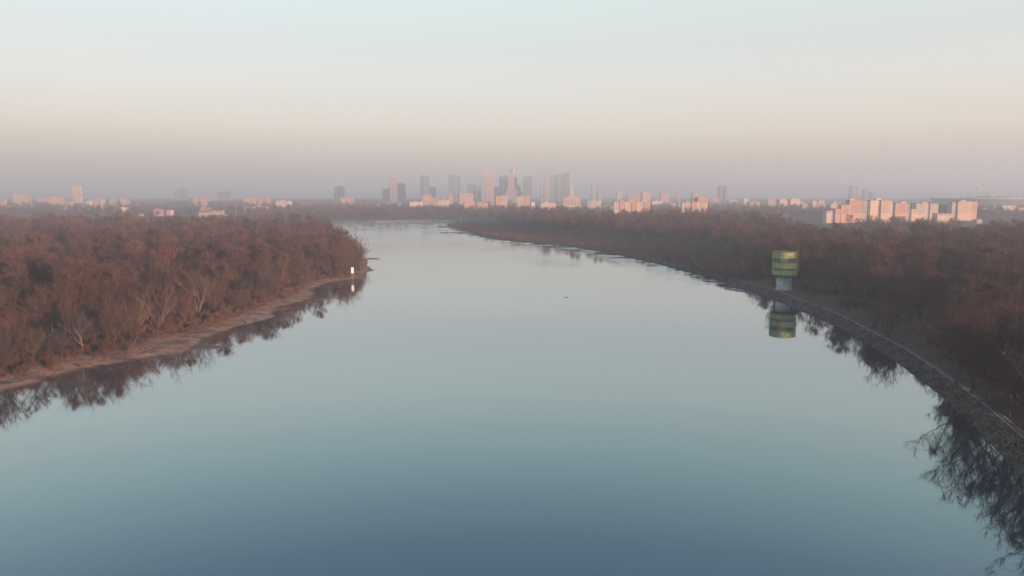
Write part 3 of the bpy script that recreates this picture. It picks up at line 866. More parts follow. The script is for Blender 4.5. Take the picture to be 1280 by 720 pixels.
def facade_mat(name, wall, glass, pitch, floor, wx, wz, rough=0.7, groughness=0.3, vary=0.12):
    m, nt, b, N, L = new_mat(name)
    g = N('ShaderNodeNewGeometry'); sp = N('ShaderNodeSeparateXYZ'); L(g.outputs['Position'], sp.inputs[0])
    def mth(op, a, c=None):
        n_ = N('ShaderNodeMath'); n_.operation = op
        for s, v in ((n_.inputs[0], a), (n_.inputs[1], c)):
            if v is None: continue
            if hasattr(v, 'links'): L(v, s)
            else: s.default_value = v
        return n_.outputs[0]
    u = mth('ADD', sp.outputs['X'], sp.outputs['Y'])
    fu = mth('FRACT', mth('DIVIDE', u, pitch)); fz = mth('FRACT', mth('DIVIDE', sp.outputs['Z'], floor))
    cu = mth('LESS_THAN', mth('ABSOLUTE', mth('SUBTRACT', fu, 0.5)), wx / 2)
    cz = mth('LESS_THAN', mth('ABSOLUTE', mth('SUBTRACT', fz, 0.5)), wz / 2)
    fac = mth('MULTIPLY', cu, cz)
    n = noise(nt, 0.05, 3); v = ramp(nt, [(0.3, tuple(c * (1 - vary) for c in wall)), (0.7, tuple(min(1, c * (1 + vary)) for c in wall))], n.outputs['Fac'])
    L(mix(nt, fac, v.outputs['Color'], glass), b.inputs['Base Color'])
    rr = N('ShaderNodeMapRange'); L(fac, rr.inputs[0]); rr.inputs[3].default_value = rough; rr.inputs[4].default_value = groughness
    L(rr.outputs[0], b.inputs['Roughness'])
    return m


GL = (0.06, 0.07, 0.08)
F_cream = facade_mat('cream_facade', (0.52, 0.39, 0.31), GL, 3.6, 3.0, 0.42, 0.42)
F_pink = facade_mat('pink_facade', (0.46, 0.29, 0.235), GL, 4.0, 3.0, 0.40, 0.42)
F_white = facade_mat('white_facade', (0.58, 0.49, 0.43), GL, 4.4, 3.2, 0.36, 0.38)
F_grey = facade_mat('grey_facade', (0.36, 0.35, 0.35), GL, 3.8, 3.2, 0.5, 0.45)
F_rose = facade_mat('rose_tower_facade', (0.40, 0.28, 0.25), (0.2, 0.15, 0.14), 3.2, 3.6, 0.4, 0.5)
F_stone = facade_mat('pale_stone_facade', (0.33, 0.255, 0.235), (0.15, 0.12, 0.11), 3.2, 3.8, 0.4, 0.5)
F_glass = facade_mat('blue_glass_facade', (0.165, 0.225, 0.255), (0.10, 0.14, 0.16), 3.0, 3.6, 0.8, 0.75, 0.3, 0.2)
F_glass2 = facade_mat('pale_glass_facade', (0.22, 0.25, 0.27), (0.14, 0.165, 0.185), 3.0, 3.6, 0.75, 0.7, 0.3, 0.2)
M_roof = plain('grey_roof_felt', (0.16, 0.15, 0.145), 0.9, 0.2, 0.1)
M_rroof = plain('red_roof_tiles', (0.34, 0.13, 0.08), 0.85, 0.2, 0.1)
M_dark = plain('dark_metal', (0.06, 0.065, 0.07), 0.5, 0.2, 0.2)
M_winpane = plain('window_glass', (0.04, 0.045, 0.05), 0.25, 0.2, 0.2)
M_cream = plain('cream_plaster', (0.62, 0.46, 0.35), 0.85, 0.08, 0.08)
M_rose = plain('rose_plaster', (0.58, 0.345, 0.26), 0.85, 0.08, 0.08)
M_pale = plain('pale_plaster', (0.58, 0.46, 0.38), 0.85, 0.07, 0.08)
M_greyp_shade = plain('grey_and_shaded_plaster', (0.42, 0.36, 0.33), 0.85, 0.1, 0.08)  # grey walls and piers, also the painted shade of one estate side wall


def tower(name, label, cat, D, pieces, group=None, rz=0.0):
    """pieces: (part name, px0, px1, y top, z bottom or None, material, thickness, forward offset); the base stands on the ground at the distance D"""
    x0 = min(p[1] for p in pieces); x1 = max(p[2] for p in pieces)
    cx = XZ((x0 + x1) / 2, 250, D)[0]
    r = empty(name, (cx, D, 1.5), rz); tag(r, label, cat, group)
    for (pn, a, b_, yt, zb_, mt, th, fo) in pieces:
        xa, zt = XZ(a, yt, D); xb, _ = XZ(b_, yt, D)
        q = MB(); q.box(xa - cx, xb - cx, -fo, th - fo, (zb_ if zb_ is not None else -1.5), zt - 1.5, 0, 1)
        q.build(pn, [mt, M_roof], r)
    return r


D0 = 3500
SK = 'skyscrapers of the far city centre'
tower('skyscraper', 'tall pinkish tower at the left end of the skyline beside a shorter blue one', 'skyscraper', D0, [('body', 485.5, 496, 221.5, None, F_stone, 42, 0), ('crown', 487, 494, 220.4, 100, F_grey, 30, -4), ('annex', 478, 485.4, 236, None, F_glass2, 40, 4)], SK)
tower('skyscraper', 'shorter blue grey tower standing right against the pinkish left tower', 'skyscraper', D0 - 120, [('body', 496.6, 506, 230, None, F_glass, 40, 0), ('crown', 498, 504.5, 228.6, 60, F_grey, 26, -6)], SK)
tower('skyscraper', 'dark blue tower with a pale central stripe left of the skyline middle', 'skyscraper', D0 - 250, [('body', 525, 535.8, 219.5, None, F_glass, 44, 0), ('stripe', 529, 532, 220.4, None, F_glass2, 6, 5), ('crown', 526.5, 534, 218.4, 100, F_grey, 30, -6)], SK)
tower('skyscraper', 'low pink slab right behind the dark blue striped tower', 'skyscraper', D0 + 150, [('body', 536.4, 544, 234.4, None, F_pink, 36, 0), ('roof_plant', 538, 542, 233.5, 40, F_grey, 16, -8)], SK)
tower('skyscraper', 'broad two tone blue grey tower midway between the left group and the pink giant', 'skyscraper', D0, [('body', 560.5, 567.6, 218.2, None, F_glass, 44, 0), ('wing', 567.7, 574, 219.4, None, F_glass2, 40, -3), ('roof_plant', 563, 571, 217.3, 110, F_grey, 20, -10)], SK)
tower('skyscraper', 'squat grey tower left of the tall pink giant', 'skyscraper', D0 + 100, [('body', 584, 595, 229.6, None, F_glass, 44, 0), ('roof_plant', 586, 592, 228.8, 60, F_grey, 20, -10), ('annex', 596.5, 601, 233, None, F_glass2, 40, 0)], SK)
t_ = tower('skyscraper', 'tallest pink tower with a thin dark mast on its left edge', 'skyscraper', D0 - 100, [('body', 605.6, 617.5, 212.2, None, F_rose, 46, 0), ('body', 604.8, 606.2, 220, None, F_grey, 30, -4), ('crown', 607, 615.5, 211, 130, F_grey, 26, -8)], SK)
q = MB(); xm = XZ(603.6, 230, D0 - 100)[0] - XZ(611.15, 230, D0 - 100)[0]; zt_ = XZ(603.6, 208.6, D0 - 100)[1]
q.tube((xm, 4, -1.5), (xm, 4, zt_ - 30), 6, 5, 8); q.tube((xm, 4, zt_ - 30), (xm, 4, zt_), 4, 1.2, 8); q.build('mast', M_steel, t_)
tower('skyscraper', 'pair of blue grey slabs just left of the spired palace', 'skyscraper', D0 + 150, [('body', 624, 629.5, 219.6, None, F_glass2, 40, 0), ('body', 630, 635.5, 219, None, F_glass, 42, 6), ('annex', 617.8, 623.6, 233.5, None, F_glass2, 36, 0)], SK)
tower('skyscraper', 'flat topped grey tower right of the spired palace', 'skyscraper', D0, [('body', 654, 665, 220.6, None, F_glass, 44, 0), ('crown', 655.2, 663.8, 219.8, 120, F_grey, 30, -6)], SK)
tower('skyscraper', 'slim dark tower with a white stripe down its face left of the twin glass towers', 'skyscraper', D0 - 200, [('body', 676, 680, 231, None, F_grey, 34, 0), ('stripe', 680.1, 682.2, 225.2, None, F_pink, 30, 3), ('body', 682.4, 686.4, 227.6, None, F_grey, 34, 0)], SK)
tower('skyscraper', 'wide pale blue glass tower on the left of the twin pair', 'skyscraper', D0, [('body', 689, 695.6, 219.2, None, F_glass2, 44, 0), ('body', 695.8, 702.2, 217.8, None, F_glass2, 44, 3)], SK)
tower('skyscraper', 'darker blue glass tower on the right of the twin pair', 'skyscraper', D0 + 60, [('body', 703.2, 712, 217.2, None, F_glass, 44, 0), ('crown', 704.2, 711, 216.4, 130, F_glass2, 28, -6), ('annex', 712.4, 717.4, 232.4, None, F_white, 36, 0)], SK)
tower('skyscraper', 'faint grey slim block standing alone right of the twin towers, left one of two', 'skyscraper', D0 + 400, [('body', 740, 745, 233, None, F_grey, 40, 0), ('roof_plant', 741.4, 743.6, 232.3, 40, F_grey, 16, -8)], SK)
tower('skyscraper', 'faint grey slim block standing alone right of the twin towers, right one of two', 'skyscraper', D0 + 400, [('body', 747.5, 753.8, 233.2, None, F_grey, 40, 0), ('roof_plant', 749, 752, 232.5, 40, F_grey, 16, -8)], SK)
tower('skyscraper', 'faint pink slab pair far left of the skyline above the river bend', 'skyscraper', D0 + 300, [('body', 417.5, 423, 232, None, F_stone, 40, 0), ('body', 424.6, 429.5, 232.2, None, F_grey, 40, 0)], SK)
tower('skyscraper', 'grey slab with a thin fin standing alone above the roofs right of city centre', 'skyscraper', 3600, [('body', 900, 904.8, 232.2, None, F_glass, 36, 0), ('fin', 906.6, 909, 232.4, None, F_glass2, 30, 0)], SK)
tower('skyscraper', 'pale teal glass tower rising faintly behind the cream apartment estate', 'skyscraper', 4300, [('body', 1065, 1074, 232.6, None, F_glass2, 44, 0), ('crown', 1066.4, 1072.6, 231.8, 70, F_glass, 26, -8)], SK)
tower('skyscraper', 'thin faint blue tower behind the estate, between the teal one and a lower block', 'skyscraper', 4400, [('body', 1081.5, 1086.6, 235.4, None, F_glass2, 40, 0), ('roof_plant', 1083, 1085, 233.6, 50, F_grey, 12, -8)], SK)
tower('skyscraper', 'lowest faint blue tower just left of the roof box of the cream estate', 'skyscraper', 4300, [('body', 1090.6, 1095.4, 239.6, None, F_glass2, 40, 0), ('roof_plant', 1092, 1094, 238.8, 30, F_grey, 14, -8)], SK)
tower('tower_block', 'bright lone pink tower block on the far left horizon', 'tower block', 2500, [('wall', 89.8, 99.6, 232.4, None, F_cream, 12, 0), ('roof_housing', 92, 97.5, 231.7, 60, F_grey, 6, -3), ('podium', 86, 106, 252.2, None, F_pink, 24, 6)])
tower('tower_block', 'grey glass tower with a slanting top right of the lone pink block', 'tower block', 4200, [('wall', 223.8, 232, 235.4, None, F_glass, 18, 0), ('wing', 216.6, 223.6, 237.6, None, F_glass2, 17, -3), ('parapet', 223.8, 232, 234.8, 88, M_dark, 6, -6)])
tower('tower_block', 'long flat grey office block with a roof antenna on the left horizon', 'tower block', 4200, [('wall', 260.8, 271, 240.4, None, F_grey, 40, 0), ('wing', 271.2, 286, 239.2, None, F_glass, 44, 0), ('antenna', 283.4, 284.2, 236.6, 50, M_dark, 4, -10), ('podium', 258, 288, 248.4, None, F_pink, 50, 12)])

# palace with a spire
D1 = 3540
pk = tower('palace_tower', 'tiered pink palace tower with a tall spire at the middle of the skyline', 'palace', D1, [
    ('podium', 632.6, 652, 237.6, None, F_stone, 70, 12), ('tier', 634.6, 648.4, 230.4, None, F_stone, 56, 4), ('shaft', 635.9, 646.4, 221.4, None, F_stone, 46, 0),
    ('tier', 637.1, 645.3, 217.6, 100, F_stone, 36, -5), ('tier', 638.2, 644.2, 214.8, 120, F_stone, 26, -10)])
kx = lambda px: XZ(px, 230, D1)[0] - XZ((632.6 + 652) / 2, 250, D1)[0]
kz = lambda y: XZ(640, y, D1)[1] - 1.5
q = MB(); q.rings([(11, kz(214.8)), (10, kz(212.6)), (6, kz(211)), (4, kz(208.6))], 8, cx=kx(641.2), cy=22); q.build('cupola', F_stone, pk)
q = MB(); q.rings([(3.9, kz(208.6)), (2.8, kz(205)), (1.3, kz(200.2))], 8, cx=kx(641.2), cy=22); q.build('spire', M_steel, pk)
for px in (634.2, 649.2):
    q = MB(); q.rings([(6, kz(237.6)), (6, kz(234)), (1, kz(231.8))], 8, cx=kx(px), cy=10); q.build('turret', F_stone, pk)

# stadium
st_ = empty('stadium', (1560, 2420, 1.5)); tag(st_, 'wide oval blue grey stadium with a rim of slanting roof masts on the right horizon', 'stadium')
def oval(prof, n=72, m_=0):
    q = MB(); q.rings(prof, n, m_, False, False)
    q.v = [(x_ * 1.0, y_ * 0.85, z_) for x_, y_, z_ in q.v]; return q
F_stad = facade_mat('stadium_facade', (0.20, 0.23, 0.27), (0.11, 0.13, 0.16), 5.0, 4.0, 0.6, 0.5, 0.6, 0.4)
oval([(150, -1), (154, 14), (166, 36)]).build('facade', F_stad, st_)
oval([(166, 36.02), (168.5, 37), (168, 39.4), (164, 39.4), (120, 33)]).build('roof_rim', M_pale, st_)
oval([(120, 33.02), (60, 44), (3, 48)]).build('roof', F_glass2, st_)
for i in range(40):
    a = 2 * math.pi * i / 40
    q = MB(); q.tube((160 * math.cos(a), 136 * math.sin(a), 38), (172 * math.cos(a), 146 * math.sin(a), 55), 0.9, 0.5, 5); q.build('mast', M_steel, st_)
q = MB(); q.tube((0, 0, 47), (0, 0, 66), 1.4, 0.4, 6); q.build('spire', M_steel, st_)

# slender masts
for px, yt, D, lab in ((1157.6, 237, 2300, 'thin dark lattice mast behind the cream estate on the right horizon'), (38.8, 247.5, 2100, 'thin pale lighting mast among the low roofs at the far left edge'), (103.2, 246.5, 1900, 'thin pale lighting mast just right of the lone pink tower block')):
    x_, z_ = XZ(px, yt, D); r = empty('mast', (x_, D, 1.5)); tag(r, lab, 'mast')
    q = MB(); q.tube((0, 0, -1), (0, 0, z_ - 4), 0.8, 0.45, 6); q.build('pole', M_steel if px > 500 else M_pale, r)
    q = MB(); q.box(-1.6, 1.6, -0.5, 0.5, z_ - 4, z_ - 1.5); q.build('head', M_steel if px > 500 else M_pale, r)

# apartment blocks with their own windows
pane_mesh = {}


def pane(w, h):
    k_ = (round(w, 1), round(h, 1))
    if k_ not in pane_mesh:
        q = MB(); q.box(-w / 2, w / 2, -0.10, 0.10, -h / 2, h / 2)
        me = bpy.data.meshes.new('window'); me.from_pydata(q.v, [], q.f); me.update(); me.materials.append(M_winpane); pane_mesh[k_] = me
    return pane_mesh[k_]


def apartment(label, D, sections, group, housing=(), th=16, visible_from=16.0):
    """sections: (px0, px1, ytop, wall material, window pitch or 0, forward offset)"""
    x0, x1 = min(s[0] for s in sections), max(s[1] for s in sections)
    cx = XZ((x0 + x1) / 2, 255, D)[0]
    r = empty('apartment_block', (cx, D, 1.8)); tag(r, label, 'apartment block', group)
    nw = 0
    for (a, b_, yt, mt, pitch, fo) in sections:
        xa, zt = XZ(a, yt, D); xb = XZ(b_, yt, D)[0]; xa -= cx; xb -= cx; zt -= 1.8
        q = MB(); q.box(xa, xb, -fo, th - fo, -1.8, zt); q.build('wall', mt, r)
        q = MB(); q.box(xa - 0.25, xb + 0.25, -fo - 0.25, th - fo + 0.25, zt + 0.003, zt + 0.6); q.build('roof', M_roof if mt is not M_rose else M_rroof, r)
        if not pitch: continue
        n_ = max(1, int((xb - xa - 0.8) / pitch)); m_ = (xb - xa - n_ * pitch) / 2
        z_ = zt - 2.0
        while z_ > visible_from and nw < 95:
            for i in range(n_):
                w = bpy.data.objects.new('window', pane(pitch * 0.5, 1.5)); COL.objects.link(w); w.parent = r
                w.location = (xa + m_ + pitch * (i + 0.5), -fo - 0.02, z_); nw += 1
            z_ -= 3.0
    for (a, b_, yt) in housing:
        xa, zt = XZ(a, yt, D); xb = XZ(b_, yt, D)[0]
        zr = max(XZ(s[0], s[2], D)[1] for s in sections if s[0] - 0.5 <= a <= s[1] + 0.5) - 1.8
        q = MB(); q.box(xa - cx, xb - cx, 4, th - 4, zr + 0.62, max(zt - 1.8, zr + 2.5)); q.build('roof_housing', M_pale, r)
    return r


E = 'cream and rose apartment blocks of the riverside estate'
apartment('low cream block with rose bands at the left end of the riverside estate', 1266, [(1033.5, 1039, 264, M_pale, 3.2, 0), (1039.1, 1044.5, 263, M_greyp_shade, 0, -3), (1044.6, 1051, 261.4, M_rose, 3.4, 0)], E)
apartment('stepped rose block with many windows second from the left in the estate', 1278, [(1051.6, 1062.4, 256, M_rose, 3.6, 2), (1062.5, 1076.6, 250.8, M_rose, 3.6, 0), (1076.7, 1086.4, 251.2, M_greyp_shade, 3.6, -6)], E, [(1063, 1070, 249.8)])  # grey right section: shade of the side wall painted as its colour
apartment('blank cream gable and windowed tower with a roof box in the middle of the estate', 1290, [(1087.8, 1097.2, 250.6, M_cream, 0, 2), (1097.3, 1102.2, 250.8, M_greyp_shade, 0, -3), (1102.3, 1114.8, 250.8, M_cream, 3.4, 0)], E, [(1096.5, 1103.2, 248)])
apartment('reddish block with banded windows and a grey stair shaft, right of the roof box tower', 1308, [(1115.6, 1119.8, 254, M_greyp_shade, 0, -3), (1119.9, 1133.5, 254.2, M_rose, 3.4, 0), (1133.6, 1138.6, 255.2, M_greyp_shade, 3.6, -4)], E, [(1128, 1135, 253.4)])
apartment('pale blocky building with a lower left wing at the right end of the estate', 1326, [(1138.8, 1145.8, 261.4, M_cream, 3.2, 3), (1146, 1158.6, 254.6, M_pale, 3.6, 0), (1158.7, 1163.4, 254.9, M_greyp_shade, 0, -2), (1163.5, 1173, 254.6, M_pale, 3.4, 0)], E, [(1155, 1161, 253)])
apartment('lone cream block with a grey left side in front of the stadium', 1380, [(1191.8, 1198, 252.8, M_greyp_shade, 0, -3), (1198.2, 1214.6, 252, M_cream, 3.6, 0), (1214.7, 1222.5, 252.4, M_rose, 3.4, -1)], E, [(1203, 1209, 250.8)])
apartment('teal glazed low block between the estate and the lone cream block', 1420, [(1174.6, 1188.4, 256.2, F_glass, 0, 0), (1188.5, 1192, 256, M_pale, 0, 2)], 'low blocks beside the stadium')
apartment('long white low hall among trees left of the lone cream block', 1250, [(1172, 1189.2, 267.2, M_pale, 4.0, 0)], 'low blocks beside the stadium', visible_from=12)
apartment('cream stepped block at the right picture edge below the stadium rim', 1600, [(1253.5, 1262, 256.4, M_pale, 3.6, 0), (1262.1, 1270.5, 257, M_cream, 3.6, 0), (1270.6, 1280, 259.6, M_pale, 3.6, 2)], 'low blocks beside the stadium')
apartment('small pale block between the lone cream block and the stepped one at the edge', 1650, [(1224.6, 1239, 260.6, M_pale, 4.0, 0)], 'low blocks beside the stadium', visible_from=14)
A6 = [(767.8 + i * 7.5, 767.8 + i * 7.5 + 7.2, 252.2 + (i % 2) * 0.5 + (0.3 if i > 3 else 0), (M_cream if i % 2 == 0 else M_rose), 4.2, (0.0 if i % 2 == 0 else 2.0)) for i in range(6)]
apartment('long six bay cream and rose apartment row above the dark trees', 1640, A6, 'apartment rows on the far right bank', [(775, 780, 251), (788, 793, 251.2), (803, 808, 251.4)], visible_from=14)
apartment('bright cream apartment row with a taller pink right half', 1640, [(853, 865, 253.4, M_cream, 4.2, 0), (865.1, 872, 252.6, M_rose, 4.2, 2), (872.1, 884, 253.6, M_cream, 4.2, 0)], 'apartment rows on the far right bank', [(858, 862, 252.4)], visible_from=14)
apartment('tall pink block rising behind the bright cream row', 1860, [(872.6, 885, 246.6, M_rose, 4.6, 0), (867, 872.5, 241.6, M_rose, 4.4, -8)], 'apartment rows on the far right bank', visible_from=24)
apartment('pink slab block below the pink giant tower at the river bend', 2050, [(620.2, 626.5, 245, M_rose, 4.8, 0), (626.6, 634, 244.4, M_cream, 4.8, 1)], 'pair of slabs below the palace', visible_from=12)
apartment('pink slab block below the flat topped grey tower at the river bend', 2050, [(646.4, 654, 245.6, M_cream, 4.8, 0), (654.1, 662, 245, M_rose, 4.8, 1)], 'pair of slabs below the palace', visible_from=12)

# low city buildings along the horizon
ZONES = [(-60, 86, 'left of the lone pink tower block'), (86, 216, 'right of the lone pink tower block'), (216, 300, 'around the grey glass tower on the left'), (300, 420, 'left of the faint pink slab pair'),
         (420, 540, 'below the left group of skyscrapers'), (540, 604, 'below the broad two tone tower'), (604, 668, 'below the spired palace'), (668, 730, 'below the twin glass towers'), (730, 815, 'around the six bay apartment row'),
         (815, 900, 'around the bright cream apartment row'), (900, 970, 'below the lone slab with a fin'), (970, 1040, 'left of the cream riverside estate'), (1040, 1180, 'behind the cream riverside estate'), (1180, 1340, 'around the stadium')]
TINT = {'cream': F_cream, 'pink': F_pink, 'white': F_white, 'grey': F_grey}
low = [  # px0, px1, ytop, D, tint : read off the photograph
    (0, 5.5, 248.6, 3200, 'pink'), (16.5, 34, 243, 3900, 'pink'), (46, 62, 247.8, 3600, 'pink'), (64, 78.6, 246, 3400, 'pink'), (0, 9, 257.4, 2600, 'grey'), (81, 88, 251.6, 3300, 'pink'), (107, 112, 251, 3200, 'white'), (112.5, 126.5, 248.6, 3300, 'cream'),
    (136, 147, 248.8, 3800, 'grey'), (150, 160, 248.4, 3800, 'pink'), (149.4, 158.6, 259.6, 2050, 'white'), (55, 60, 264.6, 1750, 'white'), (64, 69, 264.4, 1750, 'white'), (73, 80, 264.2, 1760, 'white'), (81, 87, 264.6, 1740, 'white'), (191.5, 202, 262, 1700, 'pink'), (207, 214, 262.6, 1720, 'white'),
    (240.8, 250, 247, 3500, 'pink'), (250.4, 257, 246.2, 3500, 'pink'), (249.6, 262, 259.4, 1800, 'cream'), (262.5, 277, 262, 1780, 'white'), (294, 297.5, 262, 1800, 'white'), (304, 320, 246.6, 3900, 'pink'), (305, 315, 259.4, 2000, 'pink'), (316, 335, 258.4, 2050, 'pink'),
    (320.5, 335, 245, 3900, 'pink'), (344, 361, 251.2, 2900, 'white'), (425.5, 441, 246.6, 3800, 'pink'), (104, 110, 274.4, 1340, 'white'),
    (528, 540, 243.6, 3300, 'pink'), (540.4, 548, 247.4, 2900, 'cream'), (548.4, 560, 250.2, 2700, 'white'), (560, 566, 242.6, 3300, 'pink'), (574, 592, 242, 3400, 'pink'), (580, 594, 252, 2500, 'pink'), (596, 610, 252.6, 2500, 'pink'), (512, 528, 252.4, 2700, 'white'),
    (704, 726, 245.6, 3000, 'cream'), (734.5, 750, 251.2, 2400, 'white'), (676, 695, 253.4, 2300, 'cream'), (664, 669, 252.6, 2400, 'white'), (706, 718, 256, 2200, 'white'),
    (784.5, 800.6, 244.6, 2500, 'pink'), (803, 813.5, 240.2, 2900, 'pink'), (771, 777, 239.6, 3300, 'pink'), (826, 837, 241, 3000, 'pink'), (846, 850.6, 241.2, 3100, 'pink'), (815, 829, 251.6, 2300, 'white'), (833, 845, 253.4, 2200, 'pink'), (824, 837, 264.4, 1620, 'cream'),
    (888, 899, 247.4, 2800, 'cream'), (911, 922, 249.4, 2700, 'pink'), (930, 936, 248.2, 2800, 'white'), (937, 950, 252.2, 2200, 'pink'), (960, 970, 248.6, 2600, 'pink'), (968.5, 985, 264.4, 1600, 'white'), (974, 987, 249.4, 2400, 'pink'), (987.5, 1001, 248.8, 2400, 'pink'), (1015.5, 1022, 251.2, 2000, 'cream'), (1023, 1031, 250.4, 2000, 'pink'),
    (1038.6, 1051, 254.6, 1700, 'white'), (1003, 1014, 256, 1800, 'grey'), (1221, 1228, 274.4, 1120, 'grey'), (1230.5, 1244, 246, 3300, 'grey')]
low = [(a_, b_, y_, D_ if D_ < 1800 else max(1800, D_ * (0.72 if a_ < 740 else 1.05)), t_) for (a_, b_, y_, D_, t_) in low]
for (p0, p1, n_, d0, d1) in ((440, 620, 44, 1900, 3600), (600, 765, 44, 1900, 3600), (760, 1035, 88, 1900, 4000), (1175, 1300, 14, 1900, 3200), (-30, 420, 84, 1650, 3000), (-30, 420, 20, 4600, 6000), (1035, 1180, 8, 2200, 3500)):
    for _ in range(n_):
        px = rnd.uniform(p0, p1); D = rnd.uniform(d0, d1); w = rnd.choice([8, 11, 15, 22, 34]) * rnd.uniform(0.7, 1.2)
        h_ = rnd.choice([8, 9, 11, 13, 17, 22]) * rnd.uniform(0.85, 1.1)
        if px < 440: h_ *= 0.75; w *= 1.5
        wp = w / D * FPX
        yt = HZ + (CAMH - h_) / D * FPX
        low.append((px, px + wp, yt, D, rnd.choice(['pink', 'cream', 'white', 'grey', 'grey', 'white'])))
recs = []
for j, (a, b_, yt, D, tint) in enumerate(low):
    x0, zt = XZ(a, yt, D); x1 = XZ(b_, yt, D)[0]
    s = float(signed(np.array([[(x0 + x1) / 2, D]]))[0])
    if s < 25 or zt < 5: continue
    zn = [z for (u0, u1, z) in ZONES if u0 <= a < u1]
    wd = x1 - x0; h_ = zt - 1.5
    shape = 'tall narrow' if h_ > wd * 1.15 else ('long low' if wd > 2.2 * h_ else 'boxy')
    recs.append([a, x0, x1, zt, D, tint, shape, zn[0] if zn else ZONES[-1][2]])
recs.sort()
cnt = {}
tot = {}
for r_ in recs: tot[(r_[5], r_[6], r_[7])] = tot.get((r_[5], r_[6], r_[7]), 0) + 1
for (a, x0, x1, zt, D, tint, shape, zn) in recs:
    k_ = (tint, shape, zn); cnt[k_] = cnt.get(k_, 0) + 1
    lab = f"{shape} {tint} building {zn}" + (f", {ordinal(cnt[k_])} from left" if tot[k_] > 1 else '')
    th = min(22, max(10, (x1 - x0) * 0.6)); w = x1 - x0; h_ = zt - 1.5
    q = MB()
    if shape != 'tall narrow' and tint in ('white', 'cream') and h_ < 14 and rnd.random() < 0.6:      # pitched roof
        e = h_ * 0.68
        q.box(-w / 2, w / 2, 0, th, -1.5, e, 0, 0)
        q.add([(-w / 2 - .4, -.4, e + .004), (w / 2 + .4, -.4, e + .004), (w / 2 + .4, th + .4, e + .004), (-w / 2 - .4, th + .4, e + .004), (-w / 2, th / 2, h_), (w / 2, th / 2, h_)], [(0, 1, 5, 4), (2, 3, 4, 5), (1, 2, 5), (3, 0, 4), (0, 3, 2, 1)], 1)
        mats = [TINT[tint], M_rroof]
    else:
        q.box(-w / 2, w / 2, 0, th, -1.5, h_, 0, 1)
        if w > 14: q.box(-w * 0.22, w * 0.05, th * 0.25, th * 0.6, h_ + .004, h_ + 2.4, 0, 1)
        mats = [TINT[tint], M_roof]
    o = q.build('building', mats, None, ((x0 + x1) / 2, D, 1.5), R(rnd.uniform(-14, 14)))
    tag(o, lab, 'building', 'low buildings along the horizon')
print('low buildings', len(recs))

# road bridge on the left behind the wood
bx0, bz = XZ(376, 255, 3050); bx1 = XZ(426, 255, 3050)[0]
br = empty('bridge', ((bx0 + bx1) / 2, 3050, 1.5)); tag(br, 'long low pale bridge deck behind the woods left of the river bend', 'bridge')
hw = (bx1 - bx0) / 2
q = MB(); q.box(-hw, hw, -6, 6, bz - 3.6, bz - 1.5); q.build('deck', M_pale, br)
for i in range(6):
    x_ = -hw + (i + 0.5) * hw / 3; q = MB(); q.box(x_ - 1.2, x_ + 1.2, -4, 4, -2, bz - 3.61); q.build('pier', M_greyp_shade, br)

# river station by the far sandbar
x_, z_ = XZ(579.6, 274.4, 1480)
rs = empty('river_station', (x_, 1480, 1.2)); tag(rs, 'small dark riverside station with two posts and a green deck beyond the groynes', 'jetty')
M_tgreen = plain('green_deck_paint', (0.10, 0.30, 0.17), 0.6, 0.15, 0.5)
q = MB(); q.box(-9, 9, -3, 3, 1.6, 2.9); q.build('deck', M_tgreen, rs)
for s_ in (-1, 1):
    q = MB(); q.box(s_ * 4.4 - 2.2, s_ * 4.4 + 2.2, -2, 2, 2.91, 8.2); q.build('cabin', M_dark, rs)
    q = MB(); q.box(s_ * 7.5 - .4, s_ * 7.5 + .4, -1, 1, -2, 1.59); q.build('support', M_greyp_shade, rs)

# bird
x_, z_ = XZ(1229.5, 230.2, 240)
bd = MB(); bd.rings([(0.01, -0.27), (0.06, -0.2), (0.085, -0.02), (0.065, 0.14), (0.05, 0.2), (0.01, 0.28)], 10)
bd.v = [(px_, pz_, py_) for px_, py_, pz_ in bd.v]
for s_ in (-1, 1):
    bd.add([(s_ * .05, .12, .02), (s_ * .3, .16, .14), (s_ * .52, .02, .06), (s_ * .3, -.06, .12), (s_ * .05, -.12, .02), (s_ * .3, .05, .16)], [(0, 1, 5), (1, 2, 5), (2, 3, 5), (3, 4, 5), (4, 0, 5)])
bd.add([(-.03, -.22, 0), (.03, -.22, 0), (.09, -.45, .01), (-.09, -.45, .01)], [(0, 1, 2, 3)])
tag(bd.build('bird', plain('bird_plumage', (0.05, 0.05, 0.055), 0.8, 0.2, 5.0), None, (x_, 240, z_), R(60)), 'tiny dark bird flying alone in the sky above the stadium', 'bird')

# ------------------------------------------------------------------ haze
m = bpy.data.materials.new('haze_air'); m.use_nodes = True; nt = m.node_tree; nt.nodes.clear()
out = nt.nodes.new('ShaderNodeOutputMaterial'); pv = nt.nodes.new('ShaderNodeVolumePrincipled')
HAZE_D, HAZE_C = 0.00036, (0.575, 0.68, 0.775)
pv.inputs['Density'].default_value = HAZE_D; pv.inputs['Color'].default_value = (*HAZE_C, 1); pv.inputs['Anisotropy'].default_value = 0.1
nt.links.new(pv.outputs[0], out.inputs['Volume'])
q = MB(); q.box(-22500, 22500, -3900, 24500, -4.5, 262)
tag(q.build('haze', m), 'pale morning haze lying over the river valley and city', 'haze', kind='stuff')

